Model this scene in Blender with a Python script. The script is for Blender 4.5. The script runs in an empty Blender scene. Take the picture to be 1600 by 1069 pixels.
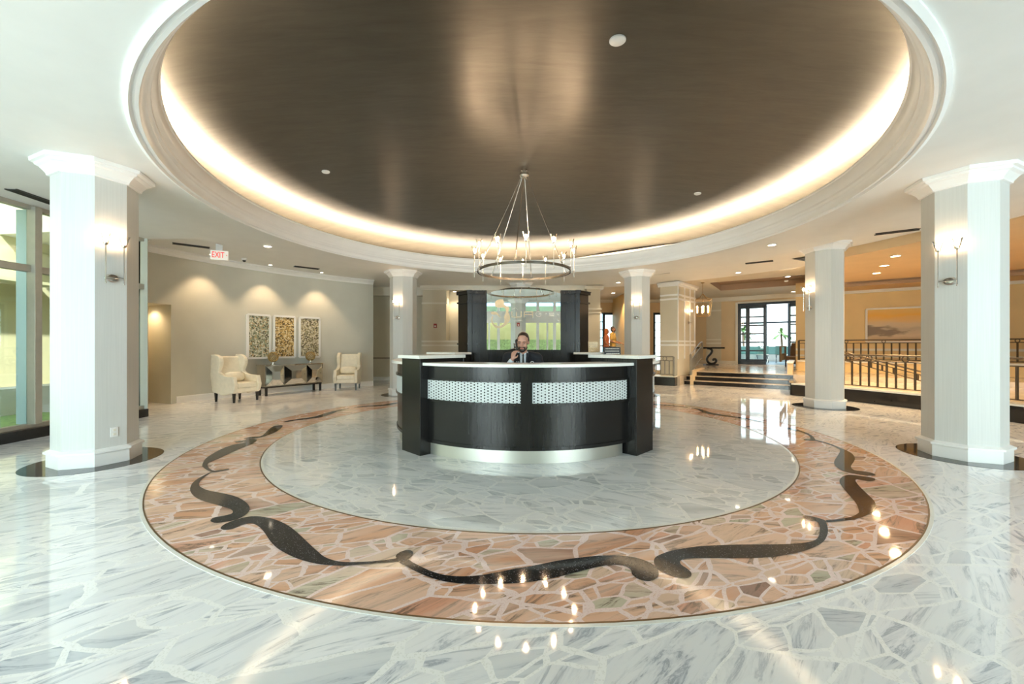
import bpy, bmesh, math, random
from mathutils import Vector, Matrix
SC = bpy.context.scene
COL = SC.collection
R = math.radians
PI = math.pi
random.seed(7)

# ------------------------------------------------------------------ camera
CAMZ = 1.35
cd = bpy.data.cameras.new('camera')
cd.sensor_width = 36.0
cd.lens = 36.0 * 620 / 1600
cd.shift_y = 6.5 / 1600
cd.clip_start = 0.05
cd.clip_end = 200
cam = bpy.data.objects.new('camera', cd)
cam.location = (0, 0, CAMZ)
cam.rotation_euler = (R(90), 0, 0)
COL.objects.link(cam)
SC.camera = cam

# ------------------------------------------------------------------ exposure, world, daylight
SC.view_settings.view_transform = 'Standard'
SC.view_settings.look = 'None'
SC.view_settings.gamma = 1
SC.view_settings.use_curve_mapping = False
SC.view_settings.exposure = 0.82
try:
    SC.cycles.max_bounces = 9
    SC.cycles.diffuse_bounces = 5
    SC.cycles.glossy_bounces = 5
    SC.cycles.transparent_max_bounces = 12
    SC.cycles.sample_clamp_indirect = 6.0
    SC.cycles.caustics_reflective = False
    SC.cycles.caustics_refractive = False
    SC.cycles.use_denoising = True
except Exception:
    pass
W = bpy.data.worlds.new('sky')
SC.world = W
W.use_nodes = True
wn = W.node_tree
bg = wn.nodes['Background']
tc = wn.nodes.new('ShaderNodeTexCoord')
sx = wn.nodes.new('ShaderNodeSeparateXYZ')
rp = wn.nodes.new('ShaderNodeValToRGB')
rp.color_ramp.elements[0].position = 0.45
rp.color_ramp.elements[0].color = (0.9, 0.97, 1, 1)
rp.color_ramp.elements[1].position = 1.0
rp.color_ramp.elements[1].color = (0.55, 0.78, 1, 1)
mr = wn.nodes.new('ShaderNodeMapRange')
mr.inputs['From Min'].default_value = -1
wn.links.new(tc.outputs['Generated'], sx.inputs[0])
wn.links.new(sx.outputs['Z'], mr.inputs['Value'])
wn.links.new(mr.outputs[0], rp.inputs['Fac'])
wn.links.new(rp.outputs[0], bg.inputs['Color'])
bg.inputs['Strength'].default_value = 2.2


def area(name, loc, rot, sx_, sy_, power, color, spread=180):
    l = bpy.data.lights.new(name, 'AREA')
    l.shape = 'RECTANGLE'
    l.size = sx_
    l.size_y = sy_
    l.energy = power
    l.color = color
    l.spread = R(spread)
    o = bpy.data.objects.new(name, l)
    o.location = loc
    o.rotation_euler = rot
    COL.objects.link(o)
    return o


DAY = (0.90, 0.955, 1.0)
# daylight entering by the entrance glazing behind the camera, its two wide bays
area('daylight_entrance', (-4.6, -2.75, 1.9), (R(90), 0, 0), 4.6, 2.9, 470, DAY)
area('daylight_entrance', (5.6, -2.75, 1.9), (R(90), 0, 0), 4.6, 2.9, 470, DAY)
# daylight by the tall window on the left
area('daylight_side_window', (-7.75, 1.6, 1.9), (R(90), 0, R(-90)), 6.5, 3.0, 60, (0.93, 0.99, 1.0))
sun_d = bpy.data.lights.new('sun', 'SUN')
sun_d.energy = 5.0
sun_d.angle = R(2)
sun_d.color = (1, 0.95, 0.82)
sun = bpy.data.objects.new('sun', sun_d)
sun.rotation_euler = (R(38), R(30), R(0))
COL.objects.link(sun)

# ------------------------------------------------------------------ materials
MATS = {}


def principled(name, col, rough=0.5, metal=0.0, **kw):
    m = bpy.data.materials.new(name)
    m.use_nodes = True
    b = m.node_tree.nodes['Principled BSDF']
    b.inputs['Base Color'].default_value = (*col, 1)
    b.inputs['Roughness'].default_value = rough
    b.inputs['Metallic'].default_value = metal
    for k, v in kw.items():
        b.inputs[k].default_value = v
    MATS[name] = m
    return m


def nd(m, t, **kw):
    n = m.node_tree.nodes.new(t)
    for k, v in kw.items():
        setattr(n, k, v)
    return n


def lk(m, a, b):
    m.node_tree.links.new(a, b)


def pb(m):
    return m.node_tree.nodes['Principled BSDF']


def coords(m, scale=(1, 1, 1), rot=(0, 0, 0), loc=(0, 0, 0)):
    g = nd(m, 'ShaderNodeNewGeometry')
    mp = nd(m, 'ShaderNodeMapping')
    mp.inputs['Scale'].default_value = scale
    mp.inputs['Rotation'].default_value = rot
    mp.inputs['Location'].default_value = loc
    lk(m, g.outputs['Position'], mp.inputs['Vector'])
    return mp.outputs[0]


def noise(m, vec, scale, detail=3, rough=0.5, dist=0.0):
    n = nd(m, 'ShaderNodeTexNoise')
    n.inputs['Scale'].default_value = scale
    n.inputs['Detail'].default_value = detail
    n.inputs['Roughness'].default_value = rough
    n.inputs['Distortion'].default_value = dist
    if vec is not None:
        lk(m, vec, n.inputs['Vector'])
    return n


def ramp(m, fac, stops, interp='LINEAR'):
    r = nd(m, 'ShaderNodeValToRGB')
    r.color_ramp.interpolation = interp
    els = r.color_ramp.elements
    while len(els) < len(stops):
        els.new(0.5)
    for e, (p, c) in zip(els, stops):
        e.position = p
        e.color = (*c, 1) if len(c) == 3 else c
    lk(m, fac, r.inputs['Fac'])
    return r.outputs[0]


def mixc(m, fac, a, b, mode='MIX'):
    x = nd(m, 'ShaderNodeMix', data_type='RGBA', blend_type=mode)
    if isinstance(fac, (int, float)):
        x.inputs[0].default_value = fac
    else:
        lk(m, fac, x.inputs[0])
    for v, s in ((a, x.inputs[6]), (b, x.inputs[7])):
        if isinstance(v, tuple):
            s.default_value = (*v, 1) if len(v) == 3 else v
        else:
            lk(m, v, s)
    return x.outputs[2]


def math_(m, op, a, b=0.0):
    x = nd(m, 'ShaderNodeMath', operation=op)
    for v, s in ((a, x.inputs[0]), (b, x.inputs[1])):
        if isinstance(v, (int, float)):
            s.default_value = v
        else:
            lk(m, v, s)
    return x.outputs[0]


def bump(m, h, strength, dist=0.01):
    b = nd(m, 'ShaderNodeBump')
    b.inputs['Strength'].default_value = strength
    b.inputs['Distance'].default_value = dist
    lk(m, h, b.inputs['Height'])
    lk(m, b.outputs[0], pb(m).inputs['Normal'])


def plain(name, col, rough=0.6, var=0.04, scale=6, metal=0.0, bmp=0.0):
    """a painted or solid surface with a faint procedural unevenness"""
    m = principled(name, col, rough, metal)
    n = noise(m, coords(m), scale, 4)
    c0 = tuple(max(0, c * (1 - var)) for c in col)
    c1 = tuple(min(1, c * (1 + var)) for c in col)
    lk(m, ramp(m, n.outputs[0], [(0.3, c0), (0.7, c1)]), pb(m).inputs['Base Color'])
    if bmp:
        bump(m, n.outputs[0], bmp)
    return m


def paving(name, scale, aniso, rot, stops, veinc, groutc, grout_w, speck=(0.6, 0.6, 0.6), gscale=90, vein_amt=0.75, loc=(0, 0, 0), hue2=None, sub=0.5, vrot=None):
    """crazy paving: irregular polished stones of several sizes set in fine aggregate"""
    m = principled(name, (0.8, 0.8, 0.8), 0.05)
    g = nd(m, 'ShaderNodeNewGeometry')
    mp = nd(m, 'ShaderNodeMapping')
    mp.inputs['Scale'].default_value = (scale * aniso, scale, 0)
    mp.inputs['Location'].default_value = loc
    pre = nd(m, 'ShaderNodeVectorRotate', rotation_type='Z_AXIS')
    pre.inputs['Angle'].default_value = rot
    lk(m, g.outputs['Position'], pre.inputs['Vector'])
    lk(m, pre.outputs[0], mp.inputs[0])
    wob = noise(m, mp.outputs[0], 1.3, 2)
    add = nd(m, 'ShaderNodeVectorMath', operation='MULTIPLY_ADD')
    lk(m, wob.outputs[1], add.inputs[0])
    add.inputs[1].default_value = (0.22, 0.22, 0)
    lk(m, mp.outputs[0], add.inputs[2])

    def vor(feat, sc):
        v = nd(m, 'ShaderNodeTexVoronoi', voronoi_dimensions='2D', feature=feat)
        v.inputs['Scale'].default_value = sc
        v.inputs['Randomness'].default_value = 1.0
        lk(m, add.outputs[0], v.inputs['Vector'])
        return v
    vc, ve, vc2, ve2 = vor('F1', 1.0), vor('DISTANCE_TO_EDGE', 1.0), vor('F1', 2.1), vor('DISTANCE_TO_EDGE', 2.1)
    s1 = nd(m, 'ShaderNodeSeparateColor')
    lk(m, vc.outputs['Color'], s1.inputs[0])
    pick = math_(m, 'LESS_THAN', s1.outputs[2], sub)
    cc = mixc(m, pick, vc.outputs['Color'], vc2.outputs['Color'])
    sep = nd(m, 'ShaderNodeSeparateColor')
    lk(m, cc, sep.inputs[0])
    base = ramp(m, sep.outputs[0], stops)
    rotv = nd(m, 'ShaderNodeVectorRotate', rotation_type='Z_AXIS')
    ang = math_(m, 'ADD', math_(m, 'MULTIPLY', sep.outputs[1], 1.1), rot - 0.55)
    lk(m, g.outputs['Position'], rotv.inputs['Vector'])
    lk(m, ang, rotv.inputs['Angle'])
    mp2 = nd(m, 'ShaderNodeMapping')
    mp2.inputs['Scale'].default_value = (2.6, 17.0, 1)
    lk(m, rotv.outputs[0], mp2.inputs[0])
    off = nd(m, 'ShaderNodeVectorMath', operation='MULTIPLY_ADD')
    lk(m, cc, off.inputs[0])
    off.inputs[1].default_value = (37, 19, 0)
    lk(m, mp2.outputs[0], off.inputs[2])
    vn = noise(m, off.outputs[0], 1.0, 6, 0.68, 1.0)
    vf = ramp(m, vn.outputs[0], [(0.48, (0, 0, 0)), (0.56, (0.30,) * 3), (0.61, (1, 1, 1)), (0.66, (0.4,) * 3), (0.8, (0.2,) * 3)])
    col = mixc(m, math_(m, 'MULTIPLY', vf, vein_amt), base, veinc)
    cl = noise(m, off.outputs[0], 0.35, 4)
    clf = ramp(m, cl.outputs[0], [(0.42, (0, 0, 0)), (0.62, (0.55,) * 3)])
    col = mixc(m, clf, col, hue2 or (0.9, 0.9, 0.9))
    gn = nd(m, 'ShaderNodeTexVoronoi', voronoi_dimensions='2D', feature='F1')
    gn.inputs['Scale'].default_value = gscale
    lk(m, g.outputs['Position'], gn.inputs['Vector'])
    sg = nd(m, 'ShaderNodeSeparateColor')
    lk(m, gn.outputs['Color'], sg.inputs[0])
    gc = ramp(m, sg.outputs[0], [(0.0, groutc), (0.78, groutc), (0.84, speck), (1.0, speck)])
    wv = noise(m, mp.outputs[0], 0.9, 2)
    wmul = math_(m, 'MULTIPLY', wv.outputs[0], grout_w * 2.0)
    d1 = math_(m, 'LESS_THAN', ve.outputs['Distance'], wmul)
    d2 = math_(m, 'MULTIPLY', math_(m, 'LESS_THAN', ve2.outputs['Distance'], math_(m, 'MULTIPLY', wmul, 1.5)), pick)
    col = mixc(m, math_(m, 'MAXIMUM', d1, d2), col, gc)
    lk(m, col, pb(m).inputs['Base Color'])
    rn = noise(m, g.outputs['Position'], 2.2, 2)
    bump(m, rn.outputs[0], 0.05, 0.02)
    pb(m).inputs['Roughness'].default_value = 0.045
    pb(m).inputs['IOR'].default_value = 1.55
    return m


paving('white_marble', 3.7, 0.42, R(-30), [(0.0, (0.64, 0.67, 0.71)), (0.22, (0.82, 0.83, 0.86)), (0.6, (0.93, 0.93, 0.95)), (1.0, (0.86, 0.87, 0.90))],
       (0.24, 0.28, 0.36), (0.96, 0.96, 0.96), 0.034, (0.86, 0.86, 0.85), 170, 0.75, sub=0.45)
paving('white_marble_fine', 3.8, 0.62, R(20), [(0.0, (0.54, 0.56, 0.57)), (0.3, (0.70, 0.72, 0.72)), (0.65, (0.83, 0.83, 0.83)), (1.0, (0.76, 0.77, 0.78))],
       (0.26, 0.29, 0.34), (0.88, 0.88, 0.86), 0.036, (0.76, 0.76, 0.74), 170, 0.55, (3.3, 1.7, 0), sub=0.6)
paving('pink_marble', 5.0, 0.5, R(-22), [(0.0, (0.32, 0.20, 0.17)), (0.08, (0.66, 0.33, 0.20)), (0.35, (0.78, 0.46, 0.31)), (0.60, (0.82, 0.54, 0.40)), (0.72, (0.50, 0.46, 0.34)), (0.80, (0.70, 0.60, 0.46)), (0.9, (0.78, 0.42, 0.30)), (1.0, (0.72, 0.36, 0.24))],
       (0.17, 0.12, 0.09), (0.88, 0.70, 0.66), 0.046, (0.80, 0.58, 0.54), 190, 0.95, (0, 0, 0), (0.84, 0.60, 0.48), sub=0.5)

m = principled('black_terrazzo', (0.012, 0.012, 0.013), 0.06, **{'Specular IOR Level': 0.35})
v = nd(m, 'ShaderNodeTexVoronoi', feature='F1')
v.inputs['Scale'].default_value = 230
lk(m, coords(m), v.inputs['Vector'])
s_ = nd(m, 'ShaderNodeSeparateColor')
lk(m, v.outputs['Color'], s_.inputs[0])
lk(m, ramp(m, s_.outputs[0], [(0, (0.012, 0.012, 0.013)), (0.95, (0.02, 0.02, 0.022)), (0.985, (0.25, 0.25, 0.27))]), pb(m).inputs['Base Color'])

principled('brass', (0.22, 0.14, 0.07), 0.4, 0.7)
plain('ceiling_paint', (0.80, 0.80, 0.77), 0.6, 0.02, 3)
plain('trim_paint', (0.86, 0.87, 0.86), 0.35, 0.02, 3)
plain('cream_trim', (0.80, 0.77, 0.68), 0.4, 0.02, 3)
plain('wall_paint', (0.60, 0.60, 0.53), 0.65, 0.03, 2)
plain('beige_wall', (0.66, 0.61, 0.49), 0.65, 0.03, 2)
plain('tan_wall', (0.74, 0.58, 0.36), 0.65, 0.03, 2)
plain('yellow_wall', (0.80, 0.60, 0.30), 0.65, 0.03, 2)
plain('orange_ceiling', (0.66, 0.48, 0.28), 0.7, 0.03, 2)
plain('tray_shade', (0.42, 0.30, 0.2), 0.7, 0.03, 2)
# column wallpaper with a fine vertical grain
m = principled('column_paper', (0.62, 0.64, 0.61), 0.5)
n = noise(m, coords(m, (90, 90, 1.5)), 1.0, 2)
lk(m, ramp(m, n.outputs[0], [(0.3, (0.605, 0.62, 0.60)), (0.7, (0.645, 0.66, 0.64))]), pb(m).inputs['Base Color'])
# dark stained wood
m = principled('dark_wood', (0.016, 0.013, 0.012), 0.26, **{'Specular IOR Level': 0.35})
n = noise(m, coords(m, (30, 30, 2.2)), 1.0, 4, 0.6)
lk(m, ramp(m, n.outputs[0], [(0.3, (0.009, 0.009, 0.009)), (0.75, (0.012, 0.011, 0.010))]), pb(m).inputs['Base Color'])
plain('black_stone', (0.012, 0.011, 0.011), 0.12, 0.3, 12)
plain('black_plastic', (0.015, 0.015, 0.016), 0.35, 0.1, 20)
plain('quartz', (0.80, 0.80, 0.76), 0.22, 0.03, 40)
plain('tread_marble', (0.62, 0.52, 0.40), 0.15, 0.15, 5)
plain('chrome', (0.75, 0.72, 0.66), 0.16, 0.03, 8, 1.0)
plain('nickel', (0.62, 0.60, 0.56), 0.22, 0.03, 8, 1.0)
plain('ring_bronze', (0.16, 0.14, 0.11), 0.25, 0.08, 8, 0.9)
plain('pewter_rail', (0.12, 0.092, 0.062), 0.4, 0.08, 8, 0.5)
plain('rail_grey', (0.26, 0.245, 0.21), 0.35, 0.08, 8, 0.6)
plain('antique_brass', (0.45, 0.30, 0.13), 0.35, 0.1, 10, 0.9)
plain('aluminium', (0.44, 0.42, 0.36), 0.4, 0.05, 10, 0.4)
plain('dark_frame', (0.012, 0.022, 0.03), 0.3, 0.1, 10)
# brushed steel kick band
m = principled('brushed_steel', (0.56, 0.56, 0.51), 0.24, 1.0)
n = noise(m, coords(m, (60, 60, 1)), 1.0, 2)
lk(m, ramp(m, n.outputs[0], [(0.3, (0.36,) * 3), (0.7, (0.46,) * 3)]), pb(m).inputs['Roughness'])
principled('mirror_glass', (0.93, 0.95, 0.93), 0.01, 1.0)
principled('mirror_bevel', (0.62, 0.62, 0.58), 0.06, 1.0)
plain('frosted_tan', (0.46, 0.40, 0.27), 0.6, 0.05, 30)
plain('frosted_light', (0.62, 0.62, 0.58), 0.6, 0.05, 30)
# dome of brushed pewter leaf
m = principled('pewter_leaf', (0.25, 0.21, 0.16), 0.4, 0.6)
vv = coords(m, (0.9, 5.0, 3.0), (0, 0, R(20)))
n = noise(m, vv, 1.6, 6, 0.65, 0.6)
lk(m, ramp(m, n.outputs[0], [(0.25, (0.085, 0.077, 0.062)), (0.75, (0.122, 0.112, 0.09))]), pb(m).inputs['Base Color'])
n2 = noise(m, coords(m, (2, 9, 3), (0, 0, R(20))), 3, 4)
lk(m, ramp(m, n2.outputs[0], [(0.2, (0.28,) * 3), (0.8, (0.38,) * 3)]), pb(m).inputs['Roughness'])
bump(m, n2.outputs[0], 0.04, 0.02)
# fabrics and hides
plain('cream_leather', (0.82, 0.77, 0.63), 0.4, 0.05, 12, 0, 0.1)
plain('brown_fabric', (0.16, 0.10, 0.06), 0.8, 0.15, 30)
plain('suit_black', (0.008, 0.009, 0.013), 0.75, 0.2, 40)
plain('shirt_white', (0.72, 0.76, 0.80), 0.7, 0.04, 20)
plain('tie_brown', (0.03, 0.025, 0.018), 0.6, 0.3, 60)
m = plain('skin', (0.52, 0.27, 0.19), 0.5, 0.10, 14)
plain('skin_tan', (0.40, 0.20, 0.12), 0.5, 0.08, 14)
plain('lips', (0.40, 0.13, 0.10), 0.5, 0.05, 30)
plain('hair_brown', (0.022, 0.012, 0.008), 0.45, 0.4, 60)
plain('hair_red', (0.42, 0.13, 0.04), 0.55, 0.2, 40)
plain('hair_grey', (0.09, 0.075, 0.07), 0.6, 0.2, 40)
plain('eye_white', (0.30, 0.25, 0.22), 0.6, 0.02, 10)
plain('polo_yellow', (0.70, 0.44, 0.12), 0.8, 0.05, 20)
plain('floral_top', (0.62, 0.22, 0.12), 0.8, 0.5, 45)
plain('trousers_grey', (0.22, 0.20, 0.17), 0.8, 0.1, 30)
plain('dark_shoe', (0.03, 0.02, 0.02), 0.5, 0.1, 30)
plain('white_plastic', (0.80, 0.80, 0.78), 0.35, 0.02, 10)
plain('red_plastic', (0.35, 0.03, 0.03), 0.35, 0.1, 10)
plain('sign_paper', (0.75, 0.72, 0.62), 0.5, 0.05, 30)
plain('beige_picture', (0.50, 0.40, 0.24), 0.5, 0.3, 60)
plain('vent_dark', (0.03, 0.03, 0.028), 0.6, 0.1, 20)
plain('wood_door', (0.60, 0.40, 0.20), 0.45, 0.06, 8)
plain('outside_cream', (0.80, 0.77, 0.52), 0.8, 0.04, 2)
plain('garden_ochre', (0.50, 0.43, 0.19), 0.8, 0.04, 2)
plain('fin_panel', (0.42, 0.58, 0.64), 0.4, 0.04, 2)
plain('outside_white', (0.85, 0.85, 0.80), 0.8, 0.03, 2)
plain('hedge', (0.17, 0.22, 0.08), 0.8, 0.5, 14)
plain('lawn', (0.22, 0.34, 0.10), 0.9, 0.3, 20)
plain('outside_paving', (0.10, 0.15, 0.17), 0.35, 0.1, 3)
plain('patio_white', (0.34, 0.38, 0.37), 0.5, 0.04, 10)
plain('patio_teal', (0.07, 0.17, 0.165), 0.7, 0.1, 10)
plain('palm_leaf', (0.10, 0.20, 0.05), 0.6, 0.3, 20)
plain('palm_trunk', (0.20, 0.14, 0.09), 0.8, 0.3, 20)
plain('bead_gold', (0.55, 0.42, 0.2), 0.25, 0.4, 60, 0.8)
# mosaic of white oblongs and small dark squares
m = principled('dot_mosaic', (0.7, 0.75, 0.75), 0.5)
uv = nd(m, 'ShaderNodeUVMap')
sp = nd(m, 'ShaderNodeSeparateXYZ')
lk(m, uv.outputs[0], sp.inputs[0])
PX, PZ = 0.0420, 0.0335
ux = math_(m, 'DIVIDE', sp.outputs[0], PX)
cx = math_(m, 'FLOOR', ux)
fx = math_(m, 'FRACT', ux)
odd = math_(m, 'MULTIPLY', math_(m, 'MODULO', cx, 2.0), 0.5)
uz = math_(m, 'ADD', math_(m, 'DIVIDE', sp.outputs[1], PZ), odd)
fz = math_(m, 'FRACT', uz)
dx = math_(m, 'LESS_THAN', math_(m, 'ABSOLUTE', math_(m, 'SUBTRACT', fx, 0.5)), 0.22)
dz = math_(m, 'LESS_THAN', math_(m, 'ABSOLUTE', math_(m, 'SUBTRACT', fz, 0.5)), 0.27)
dot = math_(m, 'MULTIPLY', dx, dz)
cv = nd(m, 'ShaderNodeCombineXYZ')
lk(m, cx, cv.inputs[0])
lk(m, math_(m, 'FLOOR', uz), cv.inputs[1])
wnz = nd(m, 'ShaderNodeTexWhiteNoise')
lk(m, cv.outputs[0], wnz.inputs['Vector'])
dc = ramp(m, wnz.outputs[0], [(0, (0.01, 0.012, 0.015)), (0.75, (0.04, 0.045, 0.05)), (1, (0.35, 0.38, 0.38))])
gx = math_(m, 'LESS_THAN', math_(m, 'ABSOLUTE', math_(m, 'SUBTRACT', fx, 0.5)), 0.44)
wc = mixc(m, gx, (0.42, 0.45, 0.45), (0.62, 0.66, 0.66))
lk(m, mixc(m, dot, wc, dc), pb(m).inputs['Base Color'])


def glass(name, tint, refl=0.12, rough=0.0):
    m = bpy.data.materials.new(name)
    m.use_nodes = True
    nt = m.node_tree
    nt.nodes.remove(nt.nodes['Principled BSDF'])
    out = nt.nodes['Material Output']
    t = nt.nodes.new('ShaderNodeBsdfTransparent')
    t.inputs[0].default_value = (*tint, 1)
    g = nt.nodes.new('ShaderNodeBsdfGlossy')
    g.inputs['Roughness'].default_value = rough
    f = nt.nodes.new('ShaderNodeFresnel')
    f.inputs[0].default_value = 1.45
    mx = nt.nodes.new('ShaderNodeMixShader')
    nt.links.new(f.outputs[0], mx.inputs[0])
    nt.links.new(t.outputs[0], mx.inputs[1])
    nt.links.new(g.outputs[0], mx.inputs[2])
    nt.links.new(mx.outputs[0], out.inputs[0])
    MATS[name] = m
    return m


glass('window_glass', (0.93, 0.98, 0.96))
glass('teal_glass', (0.78, 0.93, 0.94))
glass('blue_glass', (0.62, 0.80, 0.92))
glass('lamp_glass', (0.97, 0.93, 0.88))


def emit(name, col, s):
    m = principled(name, col, 0.5)
    pb(m).inputs['Emission Color'].default_value = (*col, 1)
    pb(m).inputs['Emission Strength'].default_value = s
    return m


emit('bulb', (1.0, 0.62, 0.32), 60)
emit('chandelier_bulb', (1.0, 0.66, 0.36), 90)
emit('candle', (1.0, 0.62, 0.28), 14)
emit('downlight', (1.0, 0.86, 0.66), 14)
emit('downlight_warm', (1.0, 0.66, 0.30), 40)
emit('cove_led', (1.0, 0.80, 0.58), 40)
emit('exit_face', (0.95, 0.90, 0.80), 0.15)
emit('exit_red', (0.80, 0.02, 0.02), 0.3)


# ------------------------------------------------------------------ mesh helpers
class MB:
    def __init__(self):
        self.v = []
        self.f = []
        self.uv = {}

    def add(self, vs, fs):
        o = len(self.v)
        self.v += [tuple(x) for x in vs]
        self.f += [tuple(i + o for i in f) for f in fs]
        return self

    def box(self, x0, x1, y0, y1, z0, z1, M=None):
        vs = [(x, y, z) for z in (z0, z1) for y in (y0, y1) for x in (x0, x1)]
        if M is not None:
            vs = [M @ Vector(p) for p in vs]
        return self.add(vs, [(0, 2, 3, 1), (4, 5, 7, 6), (0, 1, 5, 4), (2, 6, 7, 3), (0, 4, 6, 2), (1, 3, 7, 5)])

    def prism(self, pts, z0, z1, M=None):
        n = len(pts)
        vs = [(x, y, z0) for x, y in pts] + [(x, y, z1) for x, y in pts]
        if M is not None:
            vs = [M @ Vector(p) for p in vs]
        fs = [tuple(range(n))[::-1], tuple(range(n, 2 * n))]
        fs += [(i, (i + 1) % n, n + (i + 1) % n, n + i) for i in range(n)]
        return self.add(vs, fs)

    def lathe(self, prof, n=24, c=(0, 0, 0), caps=True, rot=0.0, M=None):
        vs = []
        for r, z in prof:
            for k in range(n):
                a = rot + 2 * PI * k / n
                vs.append(Vector((c[0] + r * math.cos(a), c[1] + r * math.sin(a), c[2] + z)))
        if M is not None:
            vs = [M @ p for p in vs]
        fs = []
        for j in range(len(prof) - 1):
            for k in range(n):
                k2 = (k + 1) % n
                fs.append((j * n + k, j * n + k2, (j + 1) * n + k2, (j + 1) * n + k))
        if caps:
            fs.append(tuple(range(n))[::-1])
            fs.append(tuple(range((len(prof) - 1) * n, len(prof) * n)))
        return self.add(vs, fs)

    def tube(self, pts, r, n=8, closed=False, r1=None):
        pts = [Vector(p) for p in pts]
        m_ = len(pts)
        vs = []
        prev = None
        for i, p in enumerate(pts):
            if closed:
                t = (pts[(i + 1) % m_] - pts[i - 1]).normalized()
            else:
                t = (pts[min(i + 1, m_ - 1)] - pts[max(i - 1, 0)]).normalized()
            if prev is None:
                up = Vector((0, 0, 1)) if abs(t.z) < 0.9 else Vector((1, 0, 0))
                a = t.cross(up).normalized()
            else:
                a = (prev - t * prev.dot(t)).normalized()
            prev = a
            b = t.cross(a)
            rr = r if r1 is None else r + (r1 - r) * i / (m_ - 1)
            for k in range(n):
                th = 2 * PI * k / n
                vs.append(p + (a * math.cos(th) + b * math.sin(th)) * rr)
        fs = []
        for i in range(m_ if closed else m_ - 1):
            j = (i + 1) % m_
            for k in range(n):
                k2 = (k + 1) % n
                fs.append((i * n + k, i * n + k2, j * n + k2, j * n + k))
        if not closed:
            fs.append(tuple(range(n))[::-1])
            fs.append(tuple(range((m_ - 1) * n, m_ * n)))
        return self.add(vs, fs)

    def sector(self, c, prof, a0, a1, n=48, close=True):
        """sweep a closed (r,z) profile about c from a0 to a1 (radians)"""
        full = abs(a1 - a0) > 2 * PI - 1e-4
        m_ = len(prof)
        cnt = n if full else n + 1
        vs = []
        for i in range(cnt):
            a = a0 + (a1 - a0) * i / n
            for r, z in prof:
                vs.append((c[0] + r * math.cos(a), c[1] + r * math.sin(a), z))
        fs = []
        for i in range(n):
            i2 = (i + 1) % cnt
            for j in range(m_ if close else m_ - 1):
                j2 = (j + 1) % m_
                fs.append((i * m_ + j, i2 * m_ + j, i2 * m_ + j2, i * m_ + j2))
        if not full and close:
            fs.append(tuple(range(m_))[::-1])
            fs.append(tuple(range(n * m_, (n + 1) * m_)))
        return self.add(vs, fs)

    def ball(self, c, r, n=12, s=(1, 1, 1), M=None):
        prof = [(math.sin(PI * j / n), -math.cos(PI * j / n)) for j in range(n + 1)]
        prof[0] = (0.02, -1)
        prof[-1] = (0.02, 1)
        k0 = len(self.v)
        self.lathe(prof, n * 2)
        for i in range(k0, len(self.v)):
            x, y, z = self.v[i]
            p = Vector((x * r * s[0], y * r * s[1], z * r * s[2]))
            if M is not None:
                p = M @ p
            self.v[i] = (p.x + c[0], p.y + c[1], p.z + c[2])
        return self

    def build(self, name, mat, parent=None, smooth=False, bevel=0.0, loc=None, rotz=0.0, recalc=True):
        me = bpy.data.meshes.new(name)
        me.from_pydata(self.v, [], self.f)
        bm = bmesh.new()
        bm.from_mesh(me)
        if recalc:
            bmesh.ops.recalc_face_normals(bm, faces=bm.faces)
        if smooth:
            for f in bm.faces:
                f.smooth = True
        bm.to_mesh(me)
        bm.free()
        me.materials.append(MATS[mat])
        o = bpy.data.objects.new(name, me)
        COL.objects.link(o)
        if parent:
            o.parent = parent
        if loc:
            o.location = loc
        if rotz:
            o.rotation_euler.z = rotz
        if bevel:
            md = o.modifiers.new('bevel', 'BEVEL')
            md.width = bevel
            md.segments = 2
            md.limit_method = 'ANGLE'
        if smooth:
            md = o.modifiers.new('edges', 'EDGE_SPLIT')
            md.split_angle = R(40)
        return o


def thing(name, label, cat, loc=(0, 0, 0), rotz=0.0, group=None):
    o = bpy.data.objects.new(name, None)
    o.empty_display_size = 0.1
    COL.objects.link(o)
    o.location = loc
    o.rotation_euler.z = rotz
    o['label'] = label
    o['category'] = cat
    if group:
        o['group'] = group
    return o


def tag(o, label, cat, group=None, kind=None):
    o['label'] = label
    o['category'] = cat
    if group:
        o['group'] = group
    if kind:
        o['kind'] = kind
    return o


def struct(o, label=None):
    o['kind'] = 'structure'
    if label:
        o['label'] = label
    return o


def copy_tree(o, parent=None):
    c = o.copy()
    COL.objects.link(c)
    c.parent = parent
    for ch in o.children:
        copy_tree(ch, c)
    return c


def place(o, loc, rotz=0.0, label=None):
    o.location = loc
    o.rotation_euler.z = rotz
    if label:
        o['label'] = label
    return o


def wx(px, Y):
    return (px - 800) / 620 * Y


CX, CY = 0.2, 6.5
C2 = (CX, CY)


def polar(r, deg):
    return CX + r * math.cos(R(deg)), CY + r * math.sin(R(deg))


UX, UY = 0.81, -0.5864      # direction of the stair hall walls
NX, NY = 0.5864, 0.81


def frameU(ox, oy, z=0.0):
    """local x along the stair hall walls, local y away from the lobby"""
    return Matrix(((UX, NX, 0, ox), (UY, NY, 0, oy), (0, 0, 1, z), (0, 0, 0, 1)))


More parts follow.
